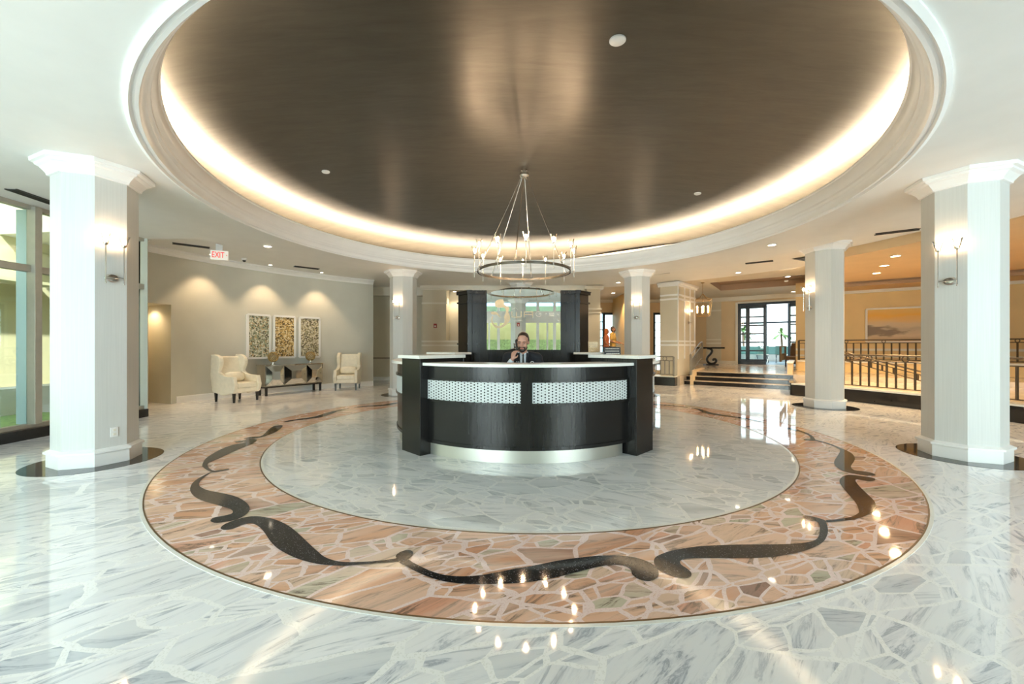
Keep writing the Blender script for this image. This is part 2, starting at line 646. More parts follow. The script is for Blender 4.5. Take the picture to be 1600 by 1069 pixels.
# ------------------------------------------------------------------ floor
fl = MB()
fl.box(-16, 24, -9, 30, -0.2, 0.0)
floor = struct(fl.build('floor', 'white_marble'))
b = MB()
b.sector(C2, [(3.66, 0.0005), (4.572, 0.0005), (4.572, 0.003), (3.66, 0.003)], 0, 2 * PI, 192)
struct(b.build('pink_marble_ring', 'pink_marble', floor))
b = MB()
b.lathe([(3.655, 0.0005), (3.655, 0.003)], 160, (CX, CY, 0))
struct(b.build('marble_disc', 'white_marble_fine', floor))
for rr in (3.652, 4.572):
    b = MB()
    b.sector(C2, [(rr - 0.005, 0.001), (rr + 0.005, 0.001), (rr + 0.005, 0.0042), (rr - 0.005, 0.0042)], 0, 2 * PI, 192)
    struct(b.build('brass_strip', 'brass', floor))
# white borders hugging the brass strips
for r0, r1 in ((3.62, 3.646), (4.578, 4.60)):
    b = MB()
    b.sector(C2, [(r0, 0.001), (r1, 0.001), (r1, 0.0036), (r0, 0.0036)], 0, 2 * PI, 192)
    struct(b.build('white_border', 'trim_paint' if False else 'quartz', floor))

SCROLL = {
'A': [(-3.199,4.28),(-3.213,4.205),(-3.192,4.046),(-3.134,3.891),(-3.026,3.73),(-2.899,3.598),(-2.749,3.484),(-2.594,3.403),(-2.442,3.333),(-2.332,3.279),(-2.27,3.227),(-2.252,3.182),(-2.283,3.145),(-2.334,3.116),(-2.333,3.074),(-2.299,3.035),(-2.242,3.019),(-2.171,3.046),(-2.132,3.092),(-2.127,3.177),(-2.16,3.266),(-2.248,3.375),(-2.383,3.49),(-2.525,3.576),(-2.696,3.647),(-2.83,3.696),(-2.965,3.782),(-3.055,3.872),(-3.143,4.026),(-3.198,4.213)],
'B': [(-2.156,2.936),(-2.113,2.905),(-2.058,2.915),(-2.037,2.968),(-2.009,3.001),(-1.962,3.006),(-1.875,2.947),(-1.778,2.854),(-1.67,2.739),(-1.572,2.649),(-1.467,2.574),(-1.356,2.51),(-1.249,2.465),(-1.156,2.44),(-1.055,2.431),(-1.018,2.429),(-0.889,2.45),(-0.731,2.475),(-0.698,2.483),(-0.657,2.514),(-0.64,2.555),(-0.648,2.593),(-0.676,2.615),(-0.711,2.607),(-0.739,2.577),(-0.744,2.538),(-0.738,2.512),(-0.832,2.486),(-0.932,2.473),(-1.036,2.47),(-1.112,2.487),(-1.2,2.534),(-1.291,2.615),(-1.392,2.711),(-1.541,2.854),(-1.672,2.968),(-1.804,3.058),(-1.918,3.111),(-2.026,3.135),(-2.097,3.116),(-2.136,3.069),(-2.169,3.001)],
'C': [(-0.701,2.47),(-0.647,2.425),(-0.563,2.36),(-0.472,2.304),(-0.374,2.264),(-0.276,2.246),(-0.181,2.241),(-0.054,2.244),(0.073,2.257),(0.172,2.28),(0.28,2.315),(0.393,2.364),(0.511,2.413),(0.589,2.435),(0.649,2.439),(0.696,2.422),(0.714,2.383),(0.708,2.34),(0.723,2.297),(0.757,2.274),(0.798,2.274),(0.843,2.303),(0.869,2.352),(0.877,2.416),(0.846,2.476),(0.779,2.525),(0.693,2.546),(0.578,2.546),(0.459,2.528),(0.301,2.49),(0.147,2.435),(0.0,2.39),(-0.09,2.357),(-0.188,2.328),(-0.285,2.317),(-0.385,2.328),(-0.471,2.363),(-0.55,2.416),(-0.617,2.466),(-0.662,2.505)],
'D': [(1.067,2.614),(0.971,2.568),(0.913,2.525),(0.883,2.469),(0.879,2.403),(0.91,2.352),(0.952,2.315),(0.995,2.301),(1.04,2.315),(1.063,2.352),(1.058,2.396),(1.041,2.442),(1.053,2.483),(1.092,2.508),(1.156,2.515),(1.218,2.518),(1.339,2.517),(1.502,2.517),(1.629,2.526),(1.773,2.557),(1.915,2.604),(2.046,2.666),(2.16,2.744),(2.274,2.857),(2.352,2.958),(2.405,3.044),(2.412,3.077),(2.378,3.123),(2.338,3.151),(2.301,3.142),(2.285,3.1),(2.306,3.055),(2.338,3.033),(2.278,2.937),(2.189,2.828),(2.105,2.753),(2.016,2.718),(1.896,2.697),(1.736,2.691),(1.561,2.688),(1.382,2.678),(1.245,2.662)],
'E': [(2.428,3.066),(2.537,3.084),(2.67,3.123),(2.772,3.183),(2.827,3.232),(2.94,3.389),(3.033,3.562),(3.136,3.753),(3.23,3.911),(3.33,4.024),(3.458,4.123),(3.542,4.144),(3.626,4.103),(3.685,4.051),(3.665,4.005),(3.608,3.959),(3.534,3.956),(3.488,4.005),(3.433,3.967),(3.341,3.822),(3.238,3.623),(3.144,3.444),(3.033,3.308),(2.907,3.207),(2.76,3.123),(2.625,3.07),(2.504,3.044),(2.403,3.028)],
'F': [(4.316,5.645),(4.339,5.455),(4.283,5.207),(4.185,5.065),(3.994,4.866),(3.781,4.653),(3.649,4.485),(3.576,4.328),(3.572,4.23),(3.62,4.171),(3.692,4.124),(3.753,4.118),(3.795,4.141),(3.819,4.206),(3.782,4.259),(3.717,4.291),(3.731,4.354),(3.809,4.458),(3.956,4.596),(4.099,4.742),(4.235,4.931),(4.306,5.1),(4.348,5.262),(4.387,5.516),(4.356,5.684)],
'G': [(4.564,6.562),(4.601,6.365),(4.571,6.154),(4.493,5.934),(4.374,5.728),(4.299,5.65),(4.237,5.65),(4.181,5.684),(4.23,5.737),(4.289,5.719),(4.34,5.772),(4.432,5.91),(4.511,6.104),(4.519,6.284),(4.485,6.448)],
'Z': [(-3.112,4.349),(-3.09,4.323),(-3.131,4.266),(-3.181,4.23),(-3.289,4.291),(-3.443,4.418),(-3.539,4.54),(-3.661,4.742),(-3.742,4.964),(-3.802,5.207),(-3.803,5.396),(-3.742,5.508),(-3.736,5.565),(-3.861,5.549),(-3.907,5.616),(-3.815,5.676),(-3.844,5.75),(-3.694,5.728),(-3.633,5.641),(-3.581,5.475),(-3.575,5.319),(-3.558,5.1),(-3.527,4.866),(-3.504,4.683),(-3.493,4.568),(-3.421,4.458),(-3.304,4.341),(-3.206,4.284)],
'Y': [(-3.9,5.763),(-3.893,5.854),(-3.807,5.887),(-3.753,5.919),(-3.804,6.104),(-3.926,6.392),(-3.999,6.649),(-3.956,6.74),(-3.877,6.709),(-3.756,6.42),(-3.694,6.18),(-3.684,5.981),(-3.703,5.84),(-3.771,5.781)],
}


def catmull(pts, closed=True, k=4):
    out = []
    n = len(pts)
    rng = range(n) if closed else range(n - 1)
    for i in rng:
        g = lambda j: Vector(pts[j % n]) if closed else Vector(pts[max(0, min(n - 1, j))])
        p0, p1, p2, p3 = g(i - 1), g(i), g(i + 1), g(i + 2)
        for s in range(k):
            t = s / k
            out.append(0.5 * ((2 * p1) + (p2 - p0) * t + (2 * p0 - 5 * p1 + 4 * p2 - p3) * t * t + (3 * p1 - p0 - 3 * p2 + p3) * t ** 3))
    if not closed:
        out.append(Vector(pts[-1]))
    return out


def inlay(pts, name, mat, z, grow=0.0, k=3):
    sm = catmull(pts, True, k)
    area2 = sum(sm[i].x * sm[(i + 1) % len(sm)].y - sm[(i + 1) % len(sm)].x * sm[i].y for i in range(len(sm)))
    sg = 1 if area2 > 0 else -1
    bm = bmesh.new()
    vs = []
    n = len(sm)
    for i, p in enumerate(sm):
        q = p.copy()
        if grow:
            t = (sm[(i + 1) % n] - sm[i - 1])
            if t.length > 1e-6:
                t.normalize()
                q += Vector((t.y, -t.x)) * grow * sg
        vs.append(bm.verts.new((q.x, q.y, z)))
    es = [bm.edges.new((vs[i], vs[(i + 1) % n])) for i in range(n)]
    bmesh.ops.triangle_fill(bm, edges=es, use_beauty=True)
    for f in bm.faces:
        f.normal_update()
        if f.normal.z < 0:
            f.normal_flip()
    me = bpy.data.meshes.new(name)
    bm.to_mesh(me)
    bm.free()
    me.materials.append(MATS[mat])
    o = bpy.data.objects.new(name, me)
    COL.objects.link(o)
    o.parent = floor
    return struct(o)


for k_, pts in SCROLL.items():
    inlay(pts, 'black_scroll', 'black_terrazzo', 0.0062)


def ribbon(pts, ws):
    sm = catmull(pts, False, 5)
    L, Rr = [], []
    n = len(sm)
    for i, p in enumerate(sm):
        t = (sm[min(i + 1, n - 1)] - sm[max(i - 1, 0)]).normalized()
        f = i / (n - 1) * (len(ws) - 1)
        a = int(min(f, len(ws) - 2))
        w = ws[a] + (ws[a + 1] - ws[a]) * (f - a)
        L.append(p + Vector((t.y, -t.x)) * w)
        Rr.append(p - Vector((t.y, -t.x)) * w)
    return [tuple(q) for q in L + Rr[::-1]]


# the far run of the scroll, wave after wave round the back of the ring
base_a = 178
far = []
for i in range(7):
    a0 = 173 - i * 24
    pts = [polar(4.14 + 0.13 * s, a0 - 22 * t) for t, s in ((0, 1), (0.12, 0.6), (0.35, -0.8), (0.6, -0.2), (0.8, 0.7), (1.0, 0.9))]
    inlay(ribbon(pts, [0.02, 0.05, 0.09, 0.08, 0.04, 0.02]), 'black_scroll', 'black_terrazzo', 0.0062, k=1)

# round black insets under the columns
COLS = [((-4.909, 4.69), 21.5, 3.42, 'a'), ((5.57, 4.90), 159.3, 3.42, 'b'), ((-3.04, 11.1), -54.8, 3.42, 'c'), ((3.5, 11.1), 250.0, 3.42, 'd'), ((6.97, 8.85), 182.5, 3.6, 'e'), ((0.3, 13.6), 270, 3.6, 'f'), ((0.28, -2.2), 90, 3.42, 'g')]
for (x, y), rot, h, nm in COLS[:5]:
    b = MB()
    b.lathe([(0.60, 0.0005), (0.60, 0.003)], 64, (x, y, 0))
    struct(b.build('black_inset_disc', 'black_terrazzo', floor))

# ------------------------------------------------------------------ ceiling and dome
ZC, ZO, ZR, ZB = 3.42, 3.60, 3.85, 3.40
RH = 4.60


def outer_r(deg):
    c, s = math.cos(R(deg)), math.sin(R(deg))
    if 3 < deg < 171:
        return 6.35
    if deg <= 3 or deg > 300:
        return 7.9
    best = 99
    if c > 1e-6:
        best = min(best, (12 - CX) / c)
    if c < -1e-6:
        best = min(best, (-7.4 - CX) / c)
    if s > 1e-6:
        best = min(best, (9 - CY) / s)
    if s < -1e-6:
        best = min(best, (-3.4 - CY) / s)
    return best


b = MB()
angs = [i * 1.5 for i in range(241)]
vs = []
for a in angs:
    for r_ in (RH, outer_r(a % 360)):
        x, y = polar(r_, a)
        vs.append((x, y, ZC))
b.add(vs, [(2 * i, 2 * i + 1, 2 * i + 3, 2 * i + 2) for i in range(240)])
# upstand hidden above the edge of this lower field
up = []
for a in range(3, 172, 3):
    x, y = polar(6.35, a)
    up += [(x, y, ZC), (x, y, ZO)]
b.add(up, [(2 * i, 2 * i + 1, 2 * i + 3, 2 * i + 2) for i in range(len(up) // 2 - 1)])
ceiling = struct(b.build('ceiling', 'ceiling_paint', recalc=False))


def cfield(a0, a1, r0, r1, z, mat, step=3, rise=None):
    b = MB()
    vs = []
    n = int((a1 - a0) / step)
    for i in range(n + 1):
        a = a0 + (a1 - a0) * i / n
        for r_ in (r0, r1):
            x, y = polar(r_, a)
            vs.append((x, y, z))
    b.add(vs, [(2 * i, 2 * i + 1, 2 * i + 3, 2 * i + 2) for i in range(n)])
    if rise:
        r_, z0, z1 = rise
        vs = []
        for i in range(n + 1):
            x, y = polar(r_, a0 + (a1 - a0) * i / n)
            vs += [(x, y, z0), (x, y, z1)]
        b.add(vs, [(2 * i, 2 * i + 1, 2 * i + 3, 2 * i + 2) for i in range(n)])
    return struct(b.build('ceiling', mat, recalc=False))


cfield(28, 172, 6.35, 9.3, ZO, 'ceiling_paint', rise=(9.3, ZO, ZR))
cfield(3, 28, 6.35, 7.9, ZO, 'ceiling_paint')
cfield(88, 172, 9.3, 14, ZO, 'ceiling_paint')
b = MB()
ap = [polar(7.9, -60 + 82.3 * i / 40) for i in range(41)]
op = [(ap[i][0] + (20 if i < 30 else 20 - (i - 30) * 1.49), ap[i][1] + (0 if i < 30 else (i - 30) * 0.65)) for i in range(41)]
b.add([(x, y, ZB) for x, y in ap] + [(x, y, ZB) for x, y in op], [(i, 41 + i, 42 + i, i + 1) for i in range(40)])
b.add([(x, y, z) for x, y in ap for z in (ZB, ZO + 0.02)], [(2 * i, 2 * i + 1, 2 * i + 3, 2 * i + 2) for i in range(40)])
struct(b.build('ceiling', 'orange_ceiling', recalc=False))
# raised ceiling over the stair hall with its sunk tray
b = MB()
M0 = frameU(9.2, 17.0)
tr = (-0.35, 2.75, -1.9, 0.85)       # tray in local coordinates
X0, X1, Y0, Y1 = -14, 10, -9, 4.1
for q in ((X0, tr[0], Y0, Y1), (tr[1], X1, Y0, Y1), (tr[0], tr[1], Y0, tr[2]), (tr[0], tr[1], tr[3], Y1)):
    vs = [M0 @ Vector((x, y, ZR)) for x, y in ((q[0], q[2]), (q[1], q[2]), (q[1], q[3]), (q[0], q[3]))]
    b.add(vs, [(0, 1, 2, 3)])
struct(b.build('ceiling', 'beige_wall', recalc=False))
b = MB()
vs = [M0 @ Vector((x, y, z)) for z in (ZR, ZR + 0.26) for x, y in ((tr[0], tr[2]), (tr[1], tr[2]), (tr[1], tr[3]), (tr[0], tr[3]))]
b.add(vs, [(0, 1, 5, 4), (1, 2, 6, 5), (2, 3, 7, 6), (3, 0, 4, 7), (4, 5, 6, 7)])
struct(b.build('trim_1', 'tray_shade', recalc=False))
# roof slab keeping the sky out
b = MB()
b.prism([(-7.5, -3.0), (20, -3.0), (20, 14.2), (14.7, 17.9), (11.5, 20.4), (10.0, 21.7), (1.4, 21.7), (-12.4, 21.7), (-12.4, 9.2), (-8.7, 9.0), (-8.7, 7.9), (-7.5, 7.9)], 4.9, 5.1)
struct(b.build('ceiling', 'ceiling_paint'))
struct(MB().box(-7.5, -7.3, -3.0, 8.0, 3.46, 4.95).build('wall_left', 'outside_white'))
struct(MB().box(1.4, 10.2, 21.4, 21.6, ZR, 4.95).build('wall_back', 'outside_white'))
struct(MB().box(-12.3, 1.5, 21.4, 21.6, 0, 4.95).build('wall_back', 'beige_wall'))

def dome_h(r_):
    return 3.66 + 0.58 * (max(0.0, 1 - (r_ / 5.36) ** 2.8)) ** 0.60


# dome: moulding, cove lip, cove trough, leafed dome
b = MB()
prof = [(4.70, ZC), (4.70, ZC - 0.02), (4.665, ZC - 0.035), (4.65, ZC - 0.008), (4.64, ZC - 0.005), (4.625, ZC - 0.018), (4.60, ZC - 0.018), (4.59, ZC + 0.02), (4.575, ZC + 0.055), (4.55, ZC + 0.07), (4.545, ZC + 0.09), (4.525, ZC + 0.105), (4.52, ZC + 0.14), (4.55, ZC + 0.15), (4.66, ZC + 0.10)]
b.sector(C2, prof, 0, 2 * PI, 192)
mo = struct(b.build('trim_2', 'trim_paint', smooth=True))
b = MB()
prof = [(4.52, ZC + 0.135), (4.495, ZC + 0.17), (4.48, ZC + 0.21), (4.475, ZC + 0.27), (4.46, ZC + 0.285), (4.46, ZC + 0.305), (4.50, ZC + 0.305), (4.52, ZC + 0.20), (5.40, ZC + 0.18), (5.40, ZC + 0.135)]
b.sector(C2, prof, 0, 2 * PI, 192)
struct(b.build('trim_3', 'trim_paint', smooth=True))
b = MB()
nR = 40
prof = []
for i in range(nR + 1):
    t = i / nR
    r_ = 5.345 * (1 - t) ** 1.0 + 0.001
    # flat crown turning down to a soft shoulder at the rim
    z = dome_h(r_)
    prof.append((r_, z))
b.sector(C2, prof, 0, 2 * PI, 160, close=False)
dome = b.build('dome', 'pewter_leaf', ceiling, smooth=True, recalc=False)
struct(dome)
b = MB()
b.sector(C2, [(4.56, 3.635), (4.70, 3.635), (4.70, 3.65), (4.56, 3.65)], 0, 2 * PI, 144)
cove = b.build('cove_light_strip', 'cove_led')
tag(cove, 'warm light strip hidden in the cove around the domed ceiling', 'light strip')

# ------------------------------------------------------------------ walls
# curved left wall
WR = 8.62


def wall_arc(name, r, a0, a1, z0, z1, mat, th=0.2, n=40):
    b = MB()
    b.sector(C2, [(r, z0), (r + th, z0), (r + th, z1), (r, z1)], R(a0), R(a1), n)
    return struct(b.build(name, mat))


wall_arc('wall_left', WR, 125.0, 160.6, 0, ZO, 'wall_paint')
wall_arc('wall_left', WR, 160.6, 165.2, 2.32, ZO, 'wall_paint', n=8)
wall_arc('wall_left', WR, 165.2, 169.5, 0, ZO, 'wall_paint', n=8)
b = MB()
b.sector(C2, [(WR - 0.02, 0), (WR + 0.02, 0), (WR + 0.02, 0.16), (WR - 0.012, 0.16), (WR - 0.02, 0.14)], R(125), R(160.6), 40)
struct(b.build('baseboard_left', 'trim_paint'))
b = MB()
b.sector(C2, [(WR + 0.02, ZO - 0.15), (WR - 0.02, ZO - 0.15), (WR - 0.03, ZO - 0.11), (WR - 0.09, ZO - 0.05), (WR - 0.12, ZO - 0.04), (WR - 0.12, ZO), (WR + 0.02, ZO)], R(125), R(169.5), 50)
struct(b.build('trim_4', 'trim_paint'))
# door niche in the left wall
x0, y0 = polar(WR, 160.6)
x1, y1 = polar(WR + 1.1, 160.6)
x2, y2 = polar(WR, 165.2)
x3, y3 = polar(WR + 1.1, 165.2)


def vwall(name, p, q, z0, z1, th, mat, st=True):
    """upright slab from p to q, thickness th to the left of the run"""
    d = Vector((q[0] - p[0], q[1] - p[1]))
    L = d.length
    d.normalize()
    nn = Vector((-d.y, d.x))
    b = MB()
    pts = [(p[0], p[1]), (q[0], q[1]), (q[0] + nn.x * th, q[1] + nn.y * th), (p[0] + nn.x * th, p[1] + nn.y * th)]
    b.prism(pts, z0, z1)
    o = b.build(name, mat)
    return struct(o) if st else o


vwall('wall_left', (x0, y0), (x1, y1), 0, 2.32, 0.1, 'wall_paint')
vwall('wall_left', (x2 - 0.02, y2), (x3, y3), 0, 2.32, -0.1, 'wall_paint')
vwall('wall_left', (x3, y3), (x1, y1), 0, 2.6, -0.15, 'yellow_wall')
b = MB()
b.prism([(x0, y0), (x1, y1), (x3, y3), (x2, y2)], 2.321, 2.4)
struct(b.build('ceiling', 'wall_paint'))
# panelled door leaf in the niche
dx_, dy_ = (x1 - x3), (y1 - y3)
Ld = math.hypot(dx_, dy_)
ang = math.atan2(dy_, dx_)
Md = Matrix.Translation((x3, y3, 0)) @ Matrix.Rotation(ang, 4, 'Z')
b = MB()
b.box(0.03, Ld * 0.80, -0.06, -0.02, 0.01, 2.06, Md)
for (pz0, pz1) in ((0.15, 0.85), (0.98, 1.90)):
    for k in range(2):
        w = (Ld * 0.80 - 0.03) / 2
        b.box(0.03 + k * w + 0.06, 0.03 + (k + 1) * w - 0.05, -0.075, -0.055, pz0, pz1, Md)
dr = struct(b.build('door_1', 'wood_door', bevel=0.006))
b = MB()
b.box(0.0, Ld * 0.86, -0.07, -0.01, 2.06, 2.13, Md)
b.box(Ld * 0.80, Ld * 0.86, -0.07, -0.01, 0.0, 2.06, Md)
b.build('door_frame', 'wood_door', dr)
struct(bpy.data.objects['door_frame'])

# window wall on the left, with the pilaster that ends it
XW = -7.12
b = MB()
b.prism([(-7.42, 7.62), (-7.0, 7.62), (-7.08, 7.72), (-7.42, 7.95)], 0, ZO)
b.box(-8.6, -7.42, 7.80, 7.95, 0, ZO)
struct(b.build('wall_left', 'wall_paint'))
b = MB()
b.box(-7.3, -7.0, 7.55, 7.62, 0, 0.14)
b.box(-7.25, -6.98, -2.6, 7.62, 0, 0.15)
struct(b.build('baseboard_left', 'black_stone'))
win = MB()
ys = [7.55, 5.87, 4.1, 2.3, 0.5, -1.3, -2.6]
for y in ys[1:-1]:
    win.box(XW - 0.01, XW + 0.12, y - 0.045, y + 0.045, 0.2, 3.40)
win.box(XW - 0.05, XW + 0.06, -2.6, 7.62, 0.15, 0.21)
win.box(XW - 0.05, XW + 0.06, -2.6, 7.62, 2.44, 2.54)
win.box(XW - 0.05, XW + 0.06, -2.6, 7.62, 3.36, 3.46)
window1 = struct(win.build('window_1', 'aluminium', bevel=0.004))
b = MB()
b.box(XW - 0.01, XW, -2.6, 7.6, 0.2, 3.38)
struct(b.build('window_glass', 'window_glass', window1))
b = MB()
for y in ys[1:-1]:
    b.box(XW - 0.18, XW - 0.01, y - 0.03, y + 0.03, 0.2, 3.36)
struct(b.build('mullion_panel', 'fin_panel', window1))

# entrance glazing behind the camera (seen in the mirror)
YE = -2.6
b = MB()
b.box(-7.3, 9, YE - 0.02, YE, 3.40, 4.9)
struct(b.build('wall_entrance', 'ceiling_paint'))
b = MB()
for x in (-7.0, -5.6, -4.2, -2.8, -1.36, -0.62, 1.18, 1.95, 3.4, 4.8, 6.2, 7.6, 9.0):
    b.box(x - 0.06, x + 0.06, YE - 0.08, YE + 0.08, 0, 3.45)
for z0, z1 in ((0.0, 0.1), (2.42, 2.95), (3.36, 3.46)):
    b.box(-7.2, 9, YE - 0.05, YE + 0.05, z0, z1)
for x in (-1.05, 1.62):
    b.box(x - 0.035, x + 0.035, YE - 0.05, YE + 0.05, 0, 2.42)
w2 = struct(b.build('window_2', 'trim_paint'))
b = MB()
b.box(-7.2, 9, YE - 0.01, YE, 0.1, 2.42)
struct(b.build('window_glass', 'window_glass', w2))
b = MB()
b.box(-7.2, 9, YE - 0.01, YE, 2.95, 3.36)
struct(b.build('transom_glass', 'blue_glass', w2))
# outside the entrance: canopy, wall and hedge
b = MB()
b.box(-9, 11, -8.6, -8.2, 0, 3.75)
tag(b.build('garden_wall', 'garden_ochre'), 'pale yellow outer wall across the drive, seen in the mirror', 'wall')
b = MB()
b.box(-9, 11, -7.5, -6.6, 0, 1.72)
tag(b.build('hedge', 'hedge'), 'clipped green hedge outside the entrance, seen low in the mirror', 'hedge', kind='stuff')
b = MB()
b.box(-6, 7, -5.6, -3.2, 4.9, 5.1)
tag(b.build('entrance_canopy', 'outside_white'), 'flat white canopy outside the entrance, seen in the mirror', 'canopy')

# outside the left window
b = MB()
b.box(-10.6, -10.3, -4, 9.5, 0.0, 6)
b.box(-10.35, -9.9, 6.5, 7.3, 0, 6)
b.box(-10.3, -9.7, -4, 8.6, 2.62, 2.68)
tag(b.build('outer_building', 'outside_cream'), 'cream outer wall beyond the tall left window', 'building')
b = MB()
b.box(-9.9, -9.4, -4, 9.5, 0, 0.55)
tag(b.build('planter_wall', 'outside_white'), 'low white planter wall outside the left window', 'wall')
b = MB()
b.box(-9.38, -7.45, -4, 7.75, 0.0, 0.06)
tag(b.build('grass_strip', 'lawn'), 'strip of green grass just outside the left window', 'grass', kind='stuff')

# right end wall of the lobby side and closing walls
struct(MB().box(19.5, 19.8, -3, 14.5, 0, 4.9).build('wall_right', 'yellow_wall'))
struct(MB().box(9.0, 20, -3.4, -3.2, 0, 4.9).build('wall_right', 'wall_paint'))
struct(MB().box(-12.3, -12.1, 8, 21.4, 0, 4.9).build('wall_left', 'wall_paint'))

# back left: end of curved wall, corridor, pier wall with chair rails and niche
xe, ye = polar(WR, 125)
vwall('wall_back', (xe - 0.02, ye + 0.02), (xe - 0.35, ye + 0.55), 0, ZO, 0.2, 'wall_paint')
struct(MB().box(-8.5, -3.2, 15.7, 15.9, 0, ZO).build('wall_back', 'beige_wall'))
struct(MB().box(-8.5, -3.3, 15.66, 15.7, 0, 0.14).build('baseboard_back', 'trim_paint'))
b = MB()
b.box(-7, -3.3, 15.67, 15.7, 0.86, 0.90)
struct(b.build('trim_5', 'pewter_rail'))
b = MB()
b.box(-5.3, -3.4, 15.1, 15.3, 3.28, ZO)
struct(b.build('trim_6', 'cream_trim'))
YB = 14.8
b = MB()
b.box(-3.34, -2.46, YB, YB + 1.1, 0, ZO)
b.box(-2.46, 2.9, YB, YB + 0.2, 0, 1.55)
b.box(-2.46, 2.9, YB, YB + 0.2, 3.45, ZO)
b.box(-2.46, -1.2, YB + 0.8, YB + 1.0, 1.55, 3.5)
b.box(-1.2, 2.9, YB, YB + 1.0, 1.55, 3.45)
struct(b.build('wall_back', 'beige_wall'))
b = MB()
for z in (1.38, 1.53):
    b.box(-3.37, 2.9, YB - 0.04, YB, z - 0.03, z + 0.03)
b.box(-3.37, -2.43, YB - 0.04, YB, 2.92, 2.98)
b.box(-3.40, 3.0, YB - 0.10, YB, ZO - 0.09, ZO)
b.box(-3.40, 3.0, YB - 0.05, YB, ZO - 0.16, ZO - 0.09)
struct(b.build('trim_7', 'cream_trim'))
# right of the screen: pilaster wall, sloping crown, alcove
b = MB()
b.box(2.75, 3.25, 14.6, 15.1, 0, ZR)
struct(b.build('wall_back', 'beige_wall'))
b = MB()
for z, g_, t in ((2.72, 0.05, 0.05), (2.58, 0.035, 0.04), (3.50, 0.10, 0.12)):
    b.box(2.75 - g_, 3.25 + g_, 14.6 - g_, 15.1 + g_, z - t / 2, z + t / 2)
struct(b.build('trim_8', 'cream_trim'))
ZP = 0.44
YK = 21.4
b = MB()
b.box(1.5, 4.59, YK, YK + 0.2, ZP, ZR)
b.box(5.59, 7.62, YK, YK + 0.2, ZP, ZR)
b.box(4.59, 5.59, YK, YK + 0.2, 3.16, ZR)
b.box(7.62, 9.95, YK, YK + 0.2, 3.16, ZR)
struct(b.build('wall_back', 'tan_wall'))
vwall('wall_back', (5.62, YK), (5.40, 17.2), ZP, ZR, -0.2, 'yellow_wall')
b = MB()
b.box(1.5, 9.9, YK - 0.12, YK, ZR - 0.15, ZR)
struct(b.build('trim_9', 'cream_trim'))


def grid_window(name, M, w, h, cols, rows, sw=0.05, frame=0.09, depth=0.06, parent=None, glassmat='window_glass'):
    """a dark framed, small paned leaf in local x (width) and z (height)"""
    b = MB()
    b.box(0, frame, -depth / 2, depth / 2, 0, h, M)
    b.box(w - frame, w, -depth / 2, depth / 2, 0, h, M)
    b.box(frame, w - frame, -depth / 2, depth / 2, 0, frame * 1.4, M)
    b.box(frame, w - frame, -depth / 2, depth / 2, h - frame, h, M)
    for i in range(1, cols):
        x = frame + (w - 2 * frame) * i / cols
        b.box(x - sw / 2, x + sw / 2, -depth / 3, depth / 3, 0, h, M)
    for j in range(1, rows):
        z = frame + (h - 2 * frame) * j / rows
        b.box(frame, w - frame, -depth / 3, depth / 3, z - sw / 2, z + sw / 2, M)
    o = b.build(name, 'dark_frame', parent)
    g = MB()
    g.box(frame, w - frame, -0.004, 0.004, frame, h - frame, M)
    gp = g.build('window_glass', glassmat, o if parent is None or parent.parent is None else parent)
    if parent is None:
        struct(o)
    struct(gp)
    return o


grid_window('window_3', Matrix.Translation((4.59, YK + 0.05, ZP)), 0.36, 2.72, 1, 6, 0.05, 0.06, glassmat='teal_glass')
b = MB()
b.box(4.92, 5.59, YK - 0.02, YK + 0.1, 3.04, 3.16)
b.box(4.92, 5.02, YK - 0.02, YK + 0.1, ZP, 3.1)
b.box(5.50, 5.59, YK - 0.02, YK + 0.1, ZP, 3.1)
dd = struct(b.build('door_2', 'dark_frame'))
b = MB()
b.box(5.02, 5.50, YK + 0.03, YK + 0.035, ZP, 3.04)
struct(b.build('door_glass', 'teal_glass', dd))
grid_window('window_4', Matrix.Translation((7.62, YK + 0.05, ZP)), 2.33, 2.72, 5, 6, 0.04, 0.12)

# stair hall walls, aligned with the steps
OX, OY = 11.44, 20.1
MO = frameU(OX, OY)
b = MB()
b.box(-2.0, 0, 0, 0.35, ZP, ZR, MO)
b.box(2.52, 7, 0, 0.35, ZP, ZR, MO)
b.box(0, 2.52, 0, 0.35, 3.50, ZR, MO)
struct(b.build('wall_hall', 'tan_wall'))
b = MB()
b.box(-2.02, 7, -0.14, 0, ZR - 0.10, ZR, MO)
b.box(-2.02, 7, -0.08, 0, ZR - 0.20, ZR - 0.10, MO)
b.box(-1.45, -0.75, -0.06, 0, 1.46, 1.54, MO)
b.box(-1.45, -0.75, -0.06, 0, 1.66, 1.72, MO)
b.box(-1.45, -0.75, -0.06, 0, 3.16, 3.24, MO)
struct(b.build('trim_10', 'cream_trim'))
b = MB()
b.box(-1.45, -0.75, -0.04, 0, ZP, ZR, MO)
struct(b.build('wall_hall', 'beige_wall'))
b = MB()
b.box(-2.0, -0.05, -0.05, 0, ZP, ZP + 0.16, MO)
struct(b.build('baseboard_hall', 'cream_trim'))
b = MB()
b.box(-0.10, 0.0, -0.06, 0.36, ZP, 3.56, MO)
b.box(2.52, 2.60, -0.06, 0.36, ZP, 3.56, MO)
b.box(0, 2.52, -0.06, 0.36, 3.50, 3.58, MO)
struct(b.build('trim_11', 'cream_trim'))

